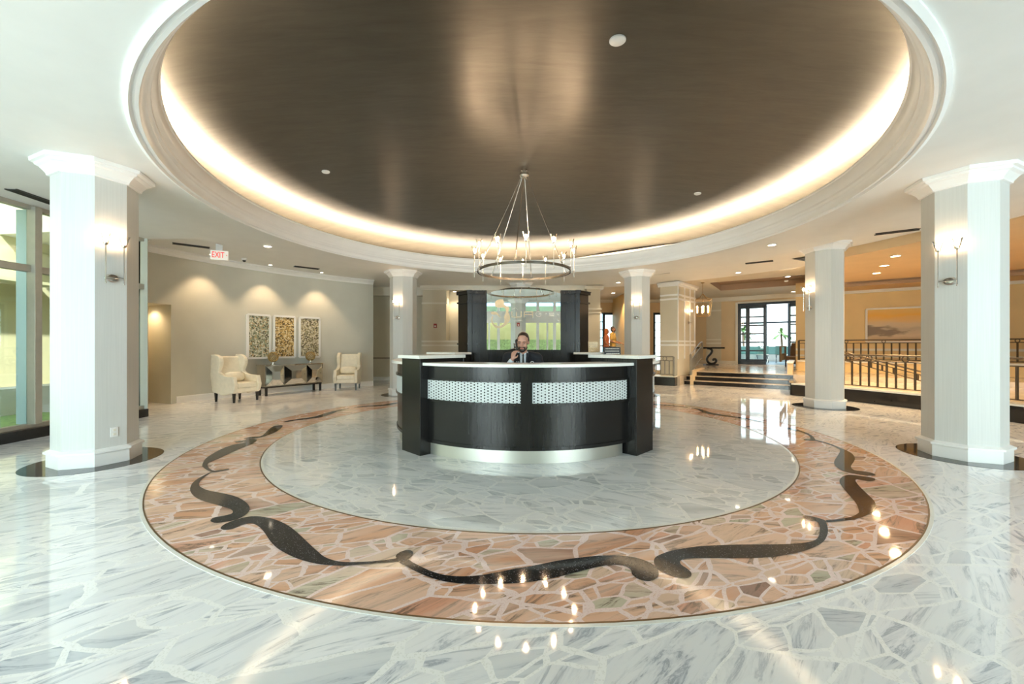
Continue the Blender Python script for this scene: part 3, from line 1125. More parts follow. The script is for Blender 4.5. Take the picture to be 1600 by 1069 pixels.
# sliding glass door: left sidelight, left leaf, open bay, right stile and sidelight
MD = frameU(OX + NX * 0.1, OY + NY * 0.1, ZP)
HD = 3.05
b = MB()
b.box(0, 2.52, -0.08, 0.08, HD - 0.10, HD, MD)
b.box(0, 0.10, -0.08, 0.08, 0, HD, MD)
b.box(2.42, 2.52, -0.08, 0.08, 0, HD, MD)
b.box(0, 1.2, -0.08, 0.08, 0, 0.18, MD)
d3 = struct(b.build('door_3', 'dark_frame'))
for (xa, w, cols, side) in ((0.08, 0.32, 1, 0), (0.40, 0.80, 1, 1), (2.14, 0.30, 1, 0)):
    M = MD @ Matrix.Translation((xa, 0.02 if side else -0.02, 0))
    b = MB()
    fr = 0.11 if side else 0.06
    b.box(0, fr, -0.03, 0.03, 0, HD - 0.1, M)
    b.box(w - fr, w, -0.03, 0.03, 0, HD - 0.1, M)
    b.box(0, w, -0.03, 0.03, 0.05, 0.26, M)
    b.box(0, w, -0.03, 0.03, HD - 0.26, HD - 0.1, M)
    for j in range(1, 6):
        z = 0.26 + (HD - 0.52) * j / 6
        b.box(fr, w - fr, -0.02, 0.02, z - 0.035, z + 0.035, M)
    lf = struct(b.build('door_leaf', 'dark_frame', d3))
    g = MB()
    g.box(fr, w - fr, -0.003, 0.003, 0.26, HD - 0.26, M)
    struct(g.build('door_glass', 'window_glass', lf))

# painting wall of the right room
PX0, PY0 = 12.5, 14.9
MP = frameU(PX0, PY0)
b = MB()
b.box(-1.5, 9.0, 0, 0.2, 0, ZR, MP)
struct(b.build('wall_gallery', 'yellow_wall'))
b = MB()
b.box(-1.5, 9.0, -0.12, 0, ZB - 0.10, ZB, MP)
b.box(-1.5, 9.0, -0.03, 0, 1.18, 1.26, MP)
b.box(-1.5, 9.0, -0.05, 0, 0.95, 1.02, MP)
struct(b.build('trim_12', 'cream_trim'))
# ceiling tray in the right room: lit recess edge
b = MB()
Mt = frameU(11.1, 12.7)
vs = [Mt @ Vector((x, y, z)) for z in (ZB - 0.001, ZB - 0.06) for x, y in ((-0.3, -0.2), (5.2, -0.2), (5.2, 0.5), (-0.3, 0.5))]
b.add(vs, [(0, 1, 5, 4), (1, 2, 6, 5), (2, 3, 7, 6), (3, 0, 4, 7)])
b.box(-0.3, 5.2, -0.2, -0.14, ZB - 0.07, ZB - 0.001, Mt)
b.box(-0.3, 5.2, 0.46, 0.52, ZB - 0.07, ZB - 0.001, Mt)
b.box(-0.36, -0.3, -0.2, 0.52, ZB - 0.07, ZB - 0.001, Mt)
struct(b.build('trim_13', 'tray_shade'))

# platforms, curb and steps
S0 = Vector((6.2, 13.95))
MS = frameU(S0.x, S0.y)
b = MB()
b.box(-5.5, 9.5, 0.62, 16, 0, ZP, MS)
plat = struct(b.build('floor', 'tread_marble'))
b = MB()
b.box(-0.3, 3.0, 0.605, 0.635, 0, ZP - 0.025, MS)
struct(b.build('riser', 'black_stone', plat))
for k in range(2):
    b = MB()
    z = (k + 1) * ZP / 3
    b.box(-0.3, 3.0, 0.02 + k * 0.3, 0.62, z - ZP / 3, z - 0.022, MS)
    st = struct(b.build('trim_14', 'black_stone'))
    b = MB()
    b.box(-0.3, 3.0, k * 0.3, 0.62, z - 0.022, z, MS)
    struct(b.build('tread', 'tread_marble', st))


def curb(a0, a1, z=0.33):
    b = MB()
    b.sector(C2, [(8.70, 0), (9.02, 0), (9.02, z - 0.035), (8.70, z - 0.035)], R(a0), R(a1), 30)
    o = struct(b.build('wall_curb', 'black_stone'))
    b = MB()
    b.sector(C2, [(8.67, z - 0.035), (9.04, z - 0.035), (9.04, z), (8.67, z)], R(a0), R(a1), 30)
    struct(b.build('curb_cap', 'quartz', o))
    return o


curb(52.5, 76)
curb(-30, 30.5)
# floor of the right room and of the stairwell behind the curb
b = MB()
b.sector(C2, [(9.02, 0.0), (17, 0.0), (17, 0.30), (9.02, 0.30)], R(-35), R(31), 24)
struct(b.build('floor', 'tread_marble'))
b = MB()
b.sector(C2, [(9.02, 0.0), (12, 0.0), (12, 0.32), (9.02, 0.32)], R(52), R(76), 12)
struct(b.build('floor', 'tread_marble'))
# landing wall behind the front railing
b = MB()
b.box(-1.45, 8, -1.35, -1.15, 0.3, 0.78, MP)
struct(b.build('wall_landing', 'yellow_wall'))
b = MB()
b.box(-1.45, 8, -1.42, -1.10, 0.78, 0.84, MP)
struct(b.build('trim_15', 'cream_trim'))

# ------------------------------------------------------------------ columns
def ngon_mb(c, rot, prof, n=8):
    b = MB()
    k = 1 / math.cos(PI / n)
    b.lathe([(r_ * k, z) for r_, z in prof], n, (c[0], c[1], 0), True, R(rot) + PI / n)
    return b


CLAB = {'a': 'near left octagonal column with wall outlet, beside the tall window',
        'b': 'near right octagonal column at the edge of the photo',
        'c': 'far left octagonal column just left of the reception desk',
        'd': 'far right octagonal column just right of the reception screen',
        'e': 'octagonal column between the steps and the bronze railing',
        'f': 'column behind the reception screen, only its capital showing above the mirror',
        'g': 'white column behind the camera carrying a fire alarm, seen in the mirror'}
for c, rot, h, nm in COLS:
    t = thing('column', CLAB[nm], 'column', (0, 0, 0))
    r0 = 0.335
    ngon_mb(c, rot, [(r0, 0.0), (r0, h - 0.15)]).build('shaft', 'column_paper', t)
    ngon_mb(c, rot, [(r0 + 0.03, 0.004), (r0 + 0.03, 0.145), (r0 + 0.05, 0.15), (r0 + 0.05, 0.172), (r0 + 0.002, 0.195)]).build('plinth', 'trim_paint', t)
    ngon_mb(c, rot, [(r0 + 0.01, h - 0.17), (r0 + 0.025, h - 0.165), (r0 + 0.03, h - 0.145), (r0 + 0.04, h - 0.13), (r0 + 0.075, h - 0.085), (r0 + 0.105, h - 0.07), (r0 + 0.11, h - 0.05), (r0 + 0.14, h - 0.042), (r0 + 0.145, h - 0.002)]).build('capital', 'trim_paint', t)

# square pier with applied panels by the steps
K = Vector((5.71, 13.69))
pier = thing('pier', 'tall beige panelled pier behind the left curb railing by the steps', 'pier')
e1 = Vector((-0.45, 0.40))
e2 = Vector((1.15, 1.20))
HP = 3.595
b = MB()
pts = [K, K + e2, K + e2 + e1, K + e1]
b.prism([(p.x, p.y) for p in pts], 0.32, HP)
b.build('shaft', 'beige_wall', pier)
b = MB()


def slab_on(b, P, d, a, c_, z0, z1, t):
    u = d.normalized()
    n_ = Vector((u.y, -u.x))
    p, q = P + d * a, P + d * c_
    b.prism([(p.x, p.y), (q.x, q.y), (q.x + n_.x * t, q.y + n_.y * t), (p.x + n_.x * t, p.y + n_.y * t)], z0, z1)


for z0, z1 in ((2.96, 3.02), (3.10, 3.16), (1.36, 1.42), (1.50, 1.55)):
    slab_on(b, K, e2, 0, 1, z0, z1, 0.03)
    slab_on(b, K + e1, -e1, 0, 1, z0, z1, 0.03)
for a in (0.0, 0.36, 0.68, 0.96):
    slab_on(b, K, e2, a, a + 0.04, 0.9, 3.5, 0.02)
b.build('panel_moulding', 'trim_paint', pier)
b = MB()
for z0, z1, t in ((HP - 0.16, HP - 0.10, 0.06), (HP - 0.10, HP - 0.02, 0.12)):
    slab_on(b, K, e2, -0.05, 1.05, z0, z1, t)
    slab_on(b, K + e1, -e1, -0.1, 1.1, z0, z1, t)
b.build('crown', 'trim_paint', pier)

def lamp_in(parent, loc, watts, col=(1.0, 0.70, 0.45), rad=0.02):
    l = bpy.data.lights.new('lamp', 'POINT')
    l.energy = watts
    l.color = col
    l.shadow_soft_size = rad
    o = bpy.data.objects.new('lamp', l)
    o.location = loc
    o.parent = parent
    COL.objects.link(o)
    return o


# ------------------------------------------------------------------ sconces
GS = 'twin wall sconces'


def sconce_proto():
    t = thing('wall_sconce', '', 'sconce')
    b = MB()
    Mx = Matrix.Rotation(R(90), 4, 'Y')
    b.lathe([(0.062, 0), (0.062, 0.012), (0.05, 0.022), (0.0155, 0.026)], 24, M=Mx @ Matrix.Diagonal((0.75, 1, 1, 1)))
    b.tube([(0.02, 0, 0), (0.085, 0, 0)], 0.009, 8)
    b.tube([(0.085, -0.082, 0), (0.085, 0.082, 0)], 0.006, 8)
    b.build('backplate', 'nickel', t, smooth=True)
    for s in (-1, 1):
        y = s * 0.08
        a = MB()
        a.tube([(0.085, y, -0.06), (0.085, y, 0.36)], 0.0065, 8)
        a.ball((0.085, y, -0.065), 0.009, 6)
        a.lathe([(0.010, 0), (0.024, 0.012), (0.026, 0.03), (0.018, 0.034)], 16, (0.085, y, 0.355))
        st = a.build('stem', 'nickel', t, smooth=True)
        g = MB()
        g.lathe([(0.026, 0.0), (0.034, 0.03), (0.048, 0.085), (0.055, 0.10)], 20, (0.085, y, 0.385), caps=False)
        g.build('glass_shade', 'lamp_glass', st, smooth=True)
        q = MB()
        q.ball((0.085, y, 0.425), 0.019, 8, (1, 1, 1.6))
        q.build('bulb', 'bulb', st, smooth=True)
        lamp_in(st, (0.085, y, 0.47), 0.9)
    return t


sp0 = sconce_proto()
first = True


def put_sconce(c, rotface, z, label, r=0.335, h=None):
    global first
    o = sp0 if first else copy_tree(sp0)
    first = False
    a = R(rotface)
    place(o, (c[0] + r * math.cos(a), c[1] + r * math.sin(a), z), a, label)
    o['group'] = GS
    return o


put_sconce(COLS[0][0], -23.5, 2.13, 'two-light nickel sconce on the near left column')
put_sconce(COLS[1][0], 204.3, 2.13, 'two-light nickel sconce on the near right column')
put_sconce(COLS[2][0], -99.8, 2.13, 'two-light sconce on the far left column beside the desk')
put_sconce(COLS[3][0], 250, 2.13, 'two-light sconce on the far right column beside the screen')
put_sconce(COLS[4][0], 182.5, 2.2, 'two-light sconce facing the desk on the column by the steps')
put_sconce(COLS[4][0], 92.5, 2.2, 'sconce seen edge-on at the left of the column by the steps')
pn = Vector((e2.y, -e2.x)).normalized()
pm = K + e2 * 0.58
put_sconce((pm.x, pm.y), math.degrees(math.atan2(pn.y, pn.x)), 2.2, 'sconce on the panelled pier beside the hanging lantern', r=0.03)
qm = MO @ Vector((3.0, 0, 0))
put_sconce((qm.x, qm.y), math.degrees(math.atan2(-NY, -NX)), 2.75, 'sconce on the wall right of the glass terrace door', r=0.01)

# ------------------------------------------------------------------ chandelier
ch = thing('chandelier', 'large twelve-light ring chandelier hanging from the dome above the desk', 'chandelier', (CX, CY, 0))
ZRg = 2.57
ZT = 4.24
b = MB()
b.lathe([(0.05, ZT + 0.0), (0.055, ZT - 0.02), (0.035, ZT - 0.035), (0.03, ZT - 0.05), (0.075, ZT - 0.06), (0.08, ZT - 0.10), (0.06, ZT - 0.13), (0.01, ZT - 0.14)], 24)
b.build('canopy', 'nickel', ch, smooth=True)
b = MB()
b.sector((0, 0), [(0.742, ZRg - 0.018), (0.768, ZRg - 0.018), (0.768, ZRg + 0.018), (0.742, ZRg + 0.018)], 0, 2 * PI, 96)
b.build('ring', 'ring_bronze', ch, smooth=True)
for k in range(6):
    a = R(18 + 60 * k)
    b = MB()
    b.tube([(0.04 * math.cos(a), 0.04 * math.sin(a), ZT - 0.10), (0.755 * math.cos(a), 0.755 * math.sin(a), ZRg + 0.01)], 0.0085, 8)
    b.ball((0.755 * math.cos(a), 0.755 * math.sin(a), ZRg + 0.03), 0.016, 6)
    b.build('rod', 'nickel', ch, smooth=True)
for k in range(12):
    a = R(30 * k)
    c, s = math.cos(a), math.sin(a)
    r_ = 0.816
    b = MB()
    b.tube([(0.76 * c, 0.76 * s, ZRg), (r_ * c, r_ * s, ZRg)], 0.006, 6)
    b.tube([(r_ * c, r_ * s, 2.48), (r_ * c, r_ * s, 2.86)], 0.0065, 8)
    b.lathe([(0.008, 0), (0.022, 0.008), (0.024, 0.03), (0.016, 0.034)], 14, (r_ * c, r_ * s, 2.85))
    st = b.build('light_arm', 'nickel', ch, smooth=True)
    g = MB()
    g.lathe([(0.024, 0.0), (0.034, 0.04), (0.046, 0.09), (0.052, 0.105)], 18, (r_ * c, r_ * s, 2.88), caps=False)
    g.build('glass_shade', 'lamp_glass', st, smooth=True)
    q = MB()
    q.ball((r_ * c, r_ * s, 2.925), 0.018, 8, (1, 1, 1.5))
    q.build('bulb', 'chandelier_bulb', st, smooth=True)
    lamp_in(st, (r_ * c, r_ * s, 2.965), 8, (1.0, 0.72, 0.48))

# ------------------------------------------------------------------ ceiling fittings
def disc_light(name, x, y, z, r_, label, mat='downlight', cat='ceiling light', group='recessed downlights', watts=0, col=(1, 0.82, 0.6), spread=110):
    t = thing(name, label, cat, (x, y, z), group=group)
    b = MB()
    b.lathe([(r_, 0.0), (r_, -0.012), (r_ * 0.82, -0.014), (r_ * 0.80, -0.004)], 28, caps=False)
    b.build('trim_ring', 'white_plastic', t, smooth=True)
    b = MB()
    b.lathe([(r_ * 0.80, -0.004), (r_ * 0.80, -0.006)], 28)
    b.build('lens', mat, t)
    if watts:
        l = bpy.data.lights.new('lamp', 'SPOT')
        l.energy = watts * 1.2
        l.color = col
        l.spot_size = R(spread)
        l.spot_blend = 0.6
        l.shadow_soft_size = r_ * 0.8
        o = bpy.data.objects.new('lamp', l)
        o.location = (0, 0, -0.03)
        o.parent = t
        COL.objects.link(o)
    return t


WARM = (1, 0.70, 0.38)
for x, y, z, lab, w in (
        (-5.05, 8.2, ZC, 'downlight in the left ceiling between exit sign and dome', 60),
        (5.3, 8.09, ZC, 'downlight in the right ceiling beside the dome rim', 25),
        (0.3, 12.15, ZO, 'downlight in the ceiling directly behind the chandelier', 30),
        (-2.2, 15.25, 3.45, 'downlight over the wall niche left of the reception screen', 30),
        (6.9, 12.1, ZO, 'downlight in the ceiling before the lantern', 60),
        (8.9, 12.8, ZO, 'downlight in the ceiling above the foot of the steps', 60),
        (3.75, 14.0, ZO, 'downlight left of the far right column', 40)):
    disc_light('downlight', x, y, z, 0.085, lab, 'downlight', watts=w, col=(1, 0.80, 0.55))
disc_light('downlight', 12.9, 18.2, ZR, 0.10, 'downlight before the glass terrace door', 'downlight', watts=150, col=WARM)
disc_light('downlight', 4.75, 18.6, ZR, 0.10, 'downlight washing the yellow alcove wall behind the standing people', 'downlight', watts=120, col=WARM)
disc_light('downlight', 4.0, 15.6, ZR, 0.10, 'downlight above the standing people by the terrace window', 'downlight', watts=130, col=WARM)
for x, y, lab in ((8.7, 9.0, 'nearest of the three orange downlights above the bronze railing'), (9.45, 10.07, 'middle one of the three orange downlights above the bronze railing'), (10.2, 11.1, 'farthest of the three orange downlights above the bronze railing')):
    disc_light('downlight', x, y, ZB, 0.10, lab, 'downlight_warm', group='orange downlights of the right room', watts=190, col=WARM, spread=150)
nx_, ny_ = polar(WR + 0.6, 162.6)
disc_light('downlight', nx_, ny_, 2.318, 0.06, 'small downlight inside the door niche of the left wall', 'downlight', watts=14, col=WARM, spread=140)
# wall washing lamps in the left ceiling
for ang_ in (157, 147, 137):
    x, y = polar(WR - 0.42, ang_)
    disc_light('downlight', x, y, ZO, 0.05, {157: 'small wall-washing downlight over the door niche end of the left wall', 147: 'small wall-washing downlight above the mosaic panels', 137: 'small wall-washing downlight above the right armchair'}[ang_], 'downlight', watts=46, col=(1, 0.70, 0.42), spread=85)
# flush fittings on the dome
def dome_z(x, y):
    r_ = math.hypot(x - CX, y - CY)
    return dome_h(r_)


for (px, py, r_, lab) in ((965, 64, 0.075, 'round white speaker plate high on the dome, nearest the camera'), (509, 269, 0.06, 'small white disc on the left of the dome'), (1090, 303, 0.06, 'small white disc on the right of the dome')):
    Y = 5.0
    for _ in range(30):
        X = (px - 800) / 620 * Y
        Y = (dome_z(X, Y) - 0.01 - CAMZ) * 620 / (541 - py)
    X = (px - 800) / 620 * Y
    b = MB()
    e = 0.02
    nx = (dome_z(X + e, Y) - dome_z(X - e, Y)) / (2 * e)
    ny = (dome_z(X, Y + e) - dome_z(X, Y - e)) / (2 * e)
    N = Vector((nx, ny, -1)).normalized()
    Mq = N.to_track_quat('Z', 'Y').to_matrix().to_4x4()
    b.lathe([(r_, -0.02), (r_, 0.01), (r_ * 0.9, 0.016)], 28, M=Matrix.Translation((X, Y, dome_z(X, Y))) @ Mq)
    tag(b.build('ceiling_speaker', 'white_plastic', smooth=True), lab, 'ceiling speaker')


def vent(x, y, z, ang_, L, lab):
    t = thing('ceiling_vent', lab, 'vent', (x, y, z), R(ang_), 'slot vents in the ceiling')
    b = MB()
    b.box(-L / 2, L / 2, -0.06, 0.06, -0.012, 0)
    b.build('vent_backing', 'vent_dark', t)
    b = MB()
    for s in (-1, 1):
        b.box(-L / 2 - 0.015, L / 2 + 0.015, s * 0.065 - 0.01, s * 0.065 + 0.01, -0.016, 0)
    for k in range(3):
        b.box(-L / 2, L / 2, -0.032 + k * 0.03, -0.026 + k * 0.03, -0.016, -0.006)
    b.build('vent_slat', 'vent_dark', t)
    return t


vent(-6.62, 5.55, ZC, 96, 0.65, 'dark slot vent in the ceiling by the tall left window')
vent(-7.15, 8.85, ZO, 40, 0.62, 'dark slot vent in the ceiling near the exit sign')
vent(-5.87, 11.35, ZO, 40, 0.62, 'dark slot vent in the ceiling above the mosaic panels')
vent(7.55, 7.78, ZO, -35, 0.62, 'dark slot vent in the ceiling near the near right column')
vent(6.6, 10.6, ZO, -35, 0.60, 'dark slot vent in the ceiling before the steps')
vent(4.55, 12.25, ZO, -35, 0.55, 'dark slot vent above the far right column')
vent(1.85, 13.4, ZO, 0, 0.55, 'dark slot vent above the right post of the reception screen')
tm = M0 @ Vector((2.3, -0.2, 0))
vent(tm.x, tm.y, ZR + 0.255, -36, 0.6, 'slot vent in the recessed tray above the hall')

# smoke detector, camera, exit sign, alarm, outlet
b = MB()
b.lathe([(0.06, 0.0), (0.06, -0.03), (0.04, -0.045)], 20, (9.4, 13.6, ZO))
tag(b.build('smoke_detector', 'white_plastic', smooth=True), 'round smoke detector on the ceiling left of the steps column', 'smoke detector')
t = thing('security_camera', 'small white dome security camera on the ceiling right of the exit sign', 'security camera', (-6.85, 10.15, ZO))
MB().lathe([(0.06, 0.0), (0.06, -0.05), (0.045, -0.055)], 20).build('housing', 'white_plastic', t, smooth=True)
MB().ball((0, 0, -0.06), 0.04, 8).build('lens_dome', 'black_plastic', t, smooth=True)


def text_obj(name, body, size, mat, M, parent=None, extrude=0.003, align='CENTER'):
    cu = bpy.data.curves.new(name, 'FONT')
    cu.body = body
    cu.size = size
    cu.extrude = extrude
    cu.align_x = align
    cu.align_y = 'CENTER'
    cu.materials.append(MATS[mat])
    o = bpy.data.objects.new(name, cu)
    COL.objects.link(o)
    dg = bpy.context.evaluated_depsgraph_get()
    me = bpy.data.meshes.new_from_object(o.evaluated_get(dg))
    bpy.data.objects.remove(o)
    me.transform(M)
    if not me.materials:
        me.materials.append(MATS[mat])
    o = bpy.data.objects.new(name, me)
    COL.objects.link(o)
    if parent:
        o.parent = parent
    return o


t = thing('exit_sign', 'white exit sign with red EXIT lettering hanging from the left ceiling', 'exit sign', (-6.28, 8.52, 3.20), R(22))
MB().box(-0.16, 0.16, -0.02, 0.02, 0, 0.20).build('sign_body', 'exit_face', t, bevel=0.004)
MB().box(-0.06, 0.06, -0.03, 0.03, 0.20, ZO - 3.20 - 0.001).build('mount', 'white_plastic', t)
text_obj('exit_lettering', 'EXIT', 0.155, 'exit_red', Matrix.Translation((-0.02, -0.024, 0.10)) @ Matrix.Rotation(R(90), 4, 'X') @ Matrix.Diagonal((0.72, 1.15, 1, 1)), t)
b = MB()
b.prism([(0.128, 0.09), (0.148, 0.105), (0.128, 0.12)], 0.0, 0.003, Matrix.Translation((0, -0.021, 0)) @ Matrix.Rotation(R(90), 4, 'X'))
b.build('arrow', 'exit_red', t)


def fire_alarm(x, y, z, rot, lab):
    t = thing('fire_alarm', lab, 'fire alarm', (x, y, z), rot)
    MB().box(-0.06, 0.06, -0.035, 0, -0.08, 0.08).build('alarm_housing', 'red_plastic', t, bevel=0.008)
    MB().box(-0.025, 0.025, -0.045, -0.035, -0.05, 0.01).build('strobe_lens', 'white_plastic', t, bevel=0.004)


fire_alarm(-2.86, YB, 2.11, 0, 'dark red fire alarm on the beige wall left of the screen')
fire_alarm(0.28, -2.2 + 0.335, 2.30, PI, 'fire alarm on the white column reflected in the mirror')
t = thing('wall_outlet', 'white electrical outlet low on the near left column', 'outlet')
a = R(-23.5)
px_, py_ = COLS[0][0][0] + 0.335 * math.cos(a), COLS[0][0][1] + 0.335 * math.sin(a)
Mo = Matrix.Translation((px_, py_, 0.36)) @ Matrix.Rotation(a, 4, 'Z')
MB().box(0, 0.008, -0.01, 0.06, -0.055, 0.055, Mo).build('cover_plate', 'white_plastic', t, bevel=0.003)
MB().box(0.006, 0.012, 0.012, 0.038, 0.012, 0.036, Mo).build('socket', 'sign_paper', t)
MB().box(0.006, 0.012, 0.012, 0.038, -0.036, -0.012, Mo).build('socket', 'sign_paper', t)

# ------------------------------------------------------------------ reception desk
desk = thing('reception_desk', 'round dark wood reception desk with white counters and dotted mosaic bands', 'desk', (CX, CY, 0))
Z2 = (0, 0)


def arc_part(name, prof, a0, a1, mat, parent=desk, n=40, smooth=False):
    b = MB()
    b.sector(Z2, prof, R(a0), R(a1), n)
    return b.build(name, mat, parent, smooth=smooth)


def mosaic(a0, a1, r_, z0, z1, parent):
    n = 30
    vs, fs, uvs = [], [], []
    for i in range(n + 1):
        a = R(a0 + (a1 - a0) * i / n)
        for z in (z0, z1):
            vs.append((r_ * math.cos(a), r_ * math.sin(a), z))
            uvs.append((r_ * (a - R(a0)), z - z0))
    fs = [(2 * i, 2 * i + 2, 2 * i + 3, 2 * i + 1) for i in range(n)]
    me = bpy.data.meshes.new('mosaic_panel')
    me.from_pydata(vs, [], fs)
    ul = me.uv_layers.new(name='UVMap')
    for p in me.polygons:
        for li, vi in zip(p.loop_indices, p.vertices):
            ul.data[li].uv = uvs[vi]
    me.materials.append(MATS['dot_mosaic'])
    o = bpy.data.objects.new('mosaic_panel', me)
    COL.objects.link(o)
    o.parent = parent
    md = o.modifiers.new('thick', 'SOLIDIFY')
    md.thickness = 0.01
    return o


# four bays between four posts
BAYS = [(-131.5, -50.5, 'front'), (-39, 32, 'right'), (148, 219, 'left')]
for a0, a1, w in BAYS:
    am = (a0 + a1) / 2
    arc_part('body_panel', [(1.88, 0.16), (1.995, 0.16), (1.995, 1.11), (1.88, 1.11)], a0, a1, 'dark_wood')
    hw = R(1.0)
    arc_part('centre_stile', [(1.99, 0.165), (2.018, 0.165), (2.018, 1.105), (1.99, 1.105)], am - 1.85, am + 1.85, 'dark_wood', n=4)
    for s0, s1 in ((a0 + 2.0, am - 1.85), (am + 1.85, a1 - 2.0)):
        mosaic(s0, s1, 2.006, 0.70, 0.935, desk)
        for z0, z1, rr in ((0.672, 0.70, 2.018), (0.935, 0.958, 2.018)):
            arc_part('moulding', [(1.99, z0), (rr, z0), (rr, z1), (1.99, z1)], s0, s1, 'dark_wood', n=20)
    arc_part('moulding', [(1.99, 0.16), (2.008, 0.16), (2.008, 0.20), (1.99, 0.20)], a0, a1, 'dark_wood', n=30)
    arc_part('kick_band', [(1.86, 0.004), (1.965, 0.004), (1.965, 0.16), (1.86, 0.16)], a0 + 3, a1 - 3, 'brushed_steel', smooth=True)
    arc_part('countertop', [(1.60, 1.11), (2.075, 1.11), (2.08, 1.115), (2.08, 1.142), (2.075, 1.147), (1.60, 1.147)], a0 - 0.3, a1 + 0.3, 'quartz')
for am in (-135 + 0.5, -45 - 0.5, 38, 142):
    a0, a1 = am - 5.9, am + 5.9
    b = MB()
    ca, sa = math.cos(R(am)), math.sin(R(am))
    Mp = Matrix.Rotation(R(am), 4, 'Z')
    b.box(1.70, 2.105, -0.213, 0.213, 0.004, 1.195, Mp)
    b.build('post', 'dark_wood', desk, bevel=0.004)
    b = MB()
    b.prism([(1.40, -0.22), (2.145, -0.25), (2.145, 0.25), (1.40, 0.22)], 1.195, 1.236, Mp)
    b.build('post_cap', 'quartz', desk, bevel=0.004)
    b = MB()
    b.box(1.43, 1.70, -0.20, 0.20, 1.00, 1.195, Mp)
    b.build('post_shelf', 'dark_wood', desk)
# inner work surface
arc_part('work_surface', [(1.20, 0.72), (1.88, 0.72), (1.88, 0.75), (1.20, 0.75)], 135, 405, 'dark_wood')

# desktop things: monitor and signs, rear white ledges
t = thing('computer_monitor', 'black computer monitor behind the left part of the counter', 'monitor', (-0.95, 5.9, 0.75), R(20))
MB().box(-0.24, 0.24, -0.015, 0.015, 0.10, 0.42).build('screen', 'black_plastic', t, bevel=0.005)
MB().box(-0.03, 0.03, 0.0, 0.03, 0.01, 0.15).box(-0.10, 0.10, -0.08, 0.08, 0.0, 0.012).build('stand', 'black_plastic', t)


def table_sign(x, y, z, w, h, rows, lab, face='black_plastic', rot=0.0, pic=False):
    t = thing('table_sign', lab, 'sign', (x, y, z), rot)
    tilt = Matrix.Rotation(R(-10), 4, 'X')
    MB().box(-w / 2, w / 2, -0.006, 0.006, 0.002, h, tilt).build('sign_board', face, t)
    b = MB()
    rnd = random.Random(int(x * 100))
    for k in range(rows):
        zz = h * (0.84 - 0.72 * k / max(1, rows - 1))
        xx = -w * 0.42 + rnd.random() * w * 0.08
        while xx < w * 0.40:
            ww = 0.006 + rnd.random() * 0.010
            b.box(xx, xx + ww, -0.009, -0.0065, zz - h * 0.035, zz + h * 0.035, tilt)
            xx += ww + 0.005
    b.build('lettering', 'sign_paper', t)
    if pic:
        MB().box(-w * 0.4, w * 0.4, -0.011, -0.008, h * 0.1, h * 0.38, tilt).build('picture', 'beige_picture', t)
    MB().box(-w * 0.3, w * 0.3, 0.0, 0.09, 0.0, 0.004).build('foot', 'black_plastic', t)


table_sign(1.84, 7.27, 1.148, 0.31, 0.185, 4, 'black counter sign with rows of white text right of the screen')
table_sign(1.56, 7.60, 1.237, 0.19, 0.205, 5, 'small tan and black picture card on the rear right desk post', 'beige_picture', 0, True)

# ------------------------------------------------------------------ reception screen with mirror
scr = thing('reception_screen', 'dark wood screen with arched mirror standing behind the reception desk', 'screen', (CX + 0.03, 7.82, 0))
b = MB()
b.box(-0.78, 0.78, 0.0, 0.12, 0.004, 1.28)
b.box(-1.02, -0.725, 0.0, 0.12, 1.28, 2.38)
b.box(0.725, 1.02, 0.0, 0.12, 1.28, 2.38)
b.box(-1.02, -0.78, 0.0, 0.12, 0.004, 1.28)
b.box(0.78, 1.02, 0.0, 0.12, 0.004, 1.28)
b.build('front_panel', 'dark_wood', scr)
for s in (-1, 1):
    xs = s * 1.06
    MB().box(xs - 0.045, xs + 0.045, -0.03, 0.14, 0.004, 2.40).build('post', 'dark_wood', scr, bevel=0.004)
    Mw = Matrix.Translation((s * 1.09, 0.02, 0)) @ Matrix.Rotation(s * R(45), 4, 'Z')
    wb = (0, 0.33) if s > 0 else (-0.33, 0)
    wing = MB().box(*wb, 0, 0.08, 0.004, 2.38, Mw).build('wing_panel', 'dark_wood', scr)
    x0_, x1_ = (0.725, 1.02) if s > 0 else (-1.02, -0.725)
    for z0, z1, g_ in ((2.38, 2.425, 0.04), (2.425, 2.445, 0.055), (2.20, 2.235, 0.03), (1.38, 1.405, 0.025)):
        b = MB()
        b.box(x0_, x1_, -g_, 0.1, z0, z1)
        b.box(xs - 0.05, xs + 0.05, -g_ - 0.03, 0.1, z0 + 0.003, z1 + 0.003)
        b.build('cornice', 'dark_wood', scr)
        MB().box(wb[0] - 0.01, wb[1] + 0.02, -g_, 0.08, z0 + 0.001, z1 + 0.001, Mw).build('cornice', 'dark_wood', wing)
# arched mirror
pts = [(-0.725, 1.28), (0.725, 1.28), (0.725, 2.385)]
for i in range(1, 24):
    t_ = i / 24
    x = 0.725 - 1.45 * t_
    pts.append((x, 2.385 + 0.135 * (1 - (x / 0.725) ** 2)))
pts.append((-0.725, 2.385))
b = MB()
b.prism(pts, -0.012, 0.012, Matrix.Rotation(R(90), 4, 'X'))
mir = b.build('mirror', 'mirror_glass', scr)
# etched emblem and lettering on the mirror
Me = Matrix.Translation((0, -0.013, 0)) @ Matrix.Rotation(R(90), 4, 'X')


def emb(px, py):
    return ((px - 817.5) / 79.3 - 0.01, (541 - py) / 79.3 + CAMZ)


def crop2p(x, y):
    return emb(750 + x / 9.72, 440 + y / 9.72)


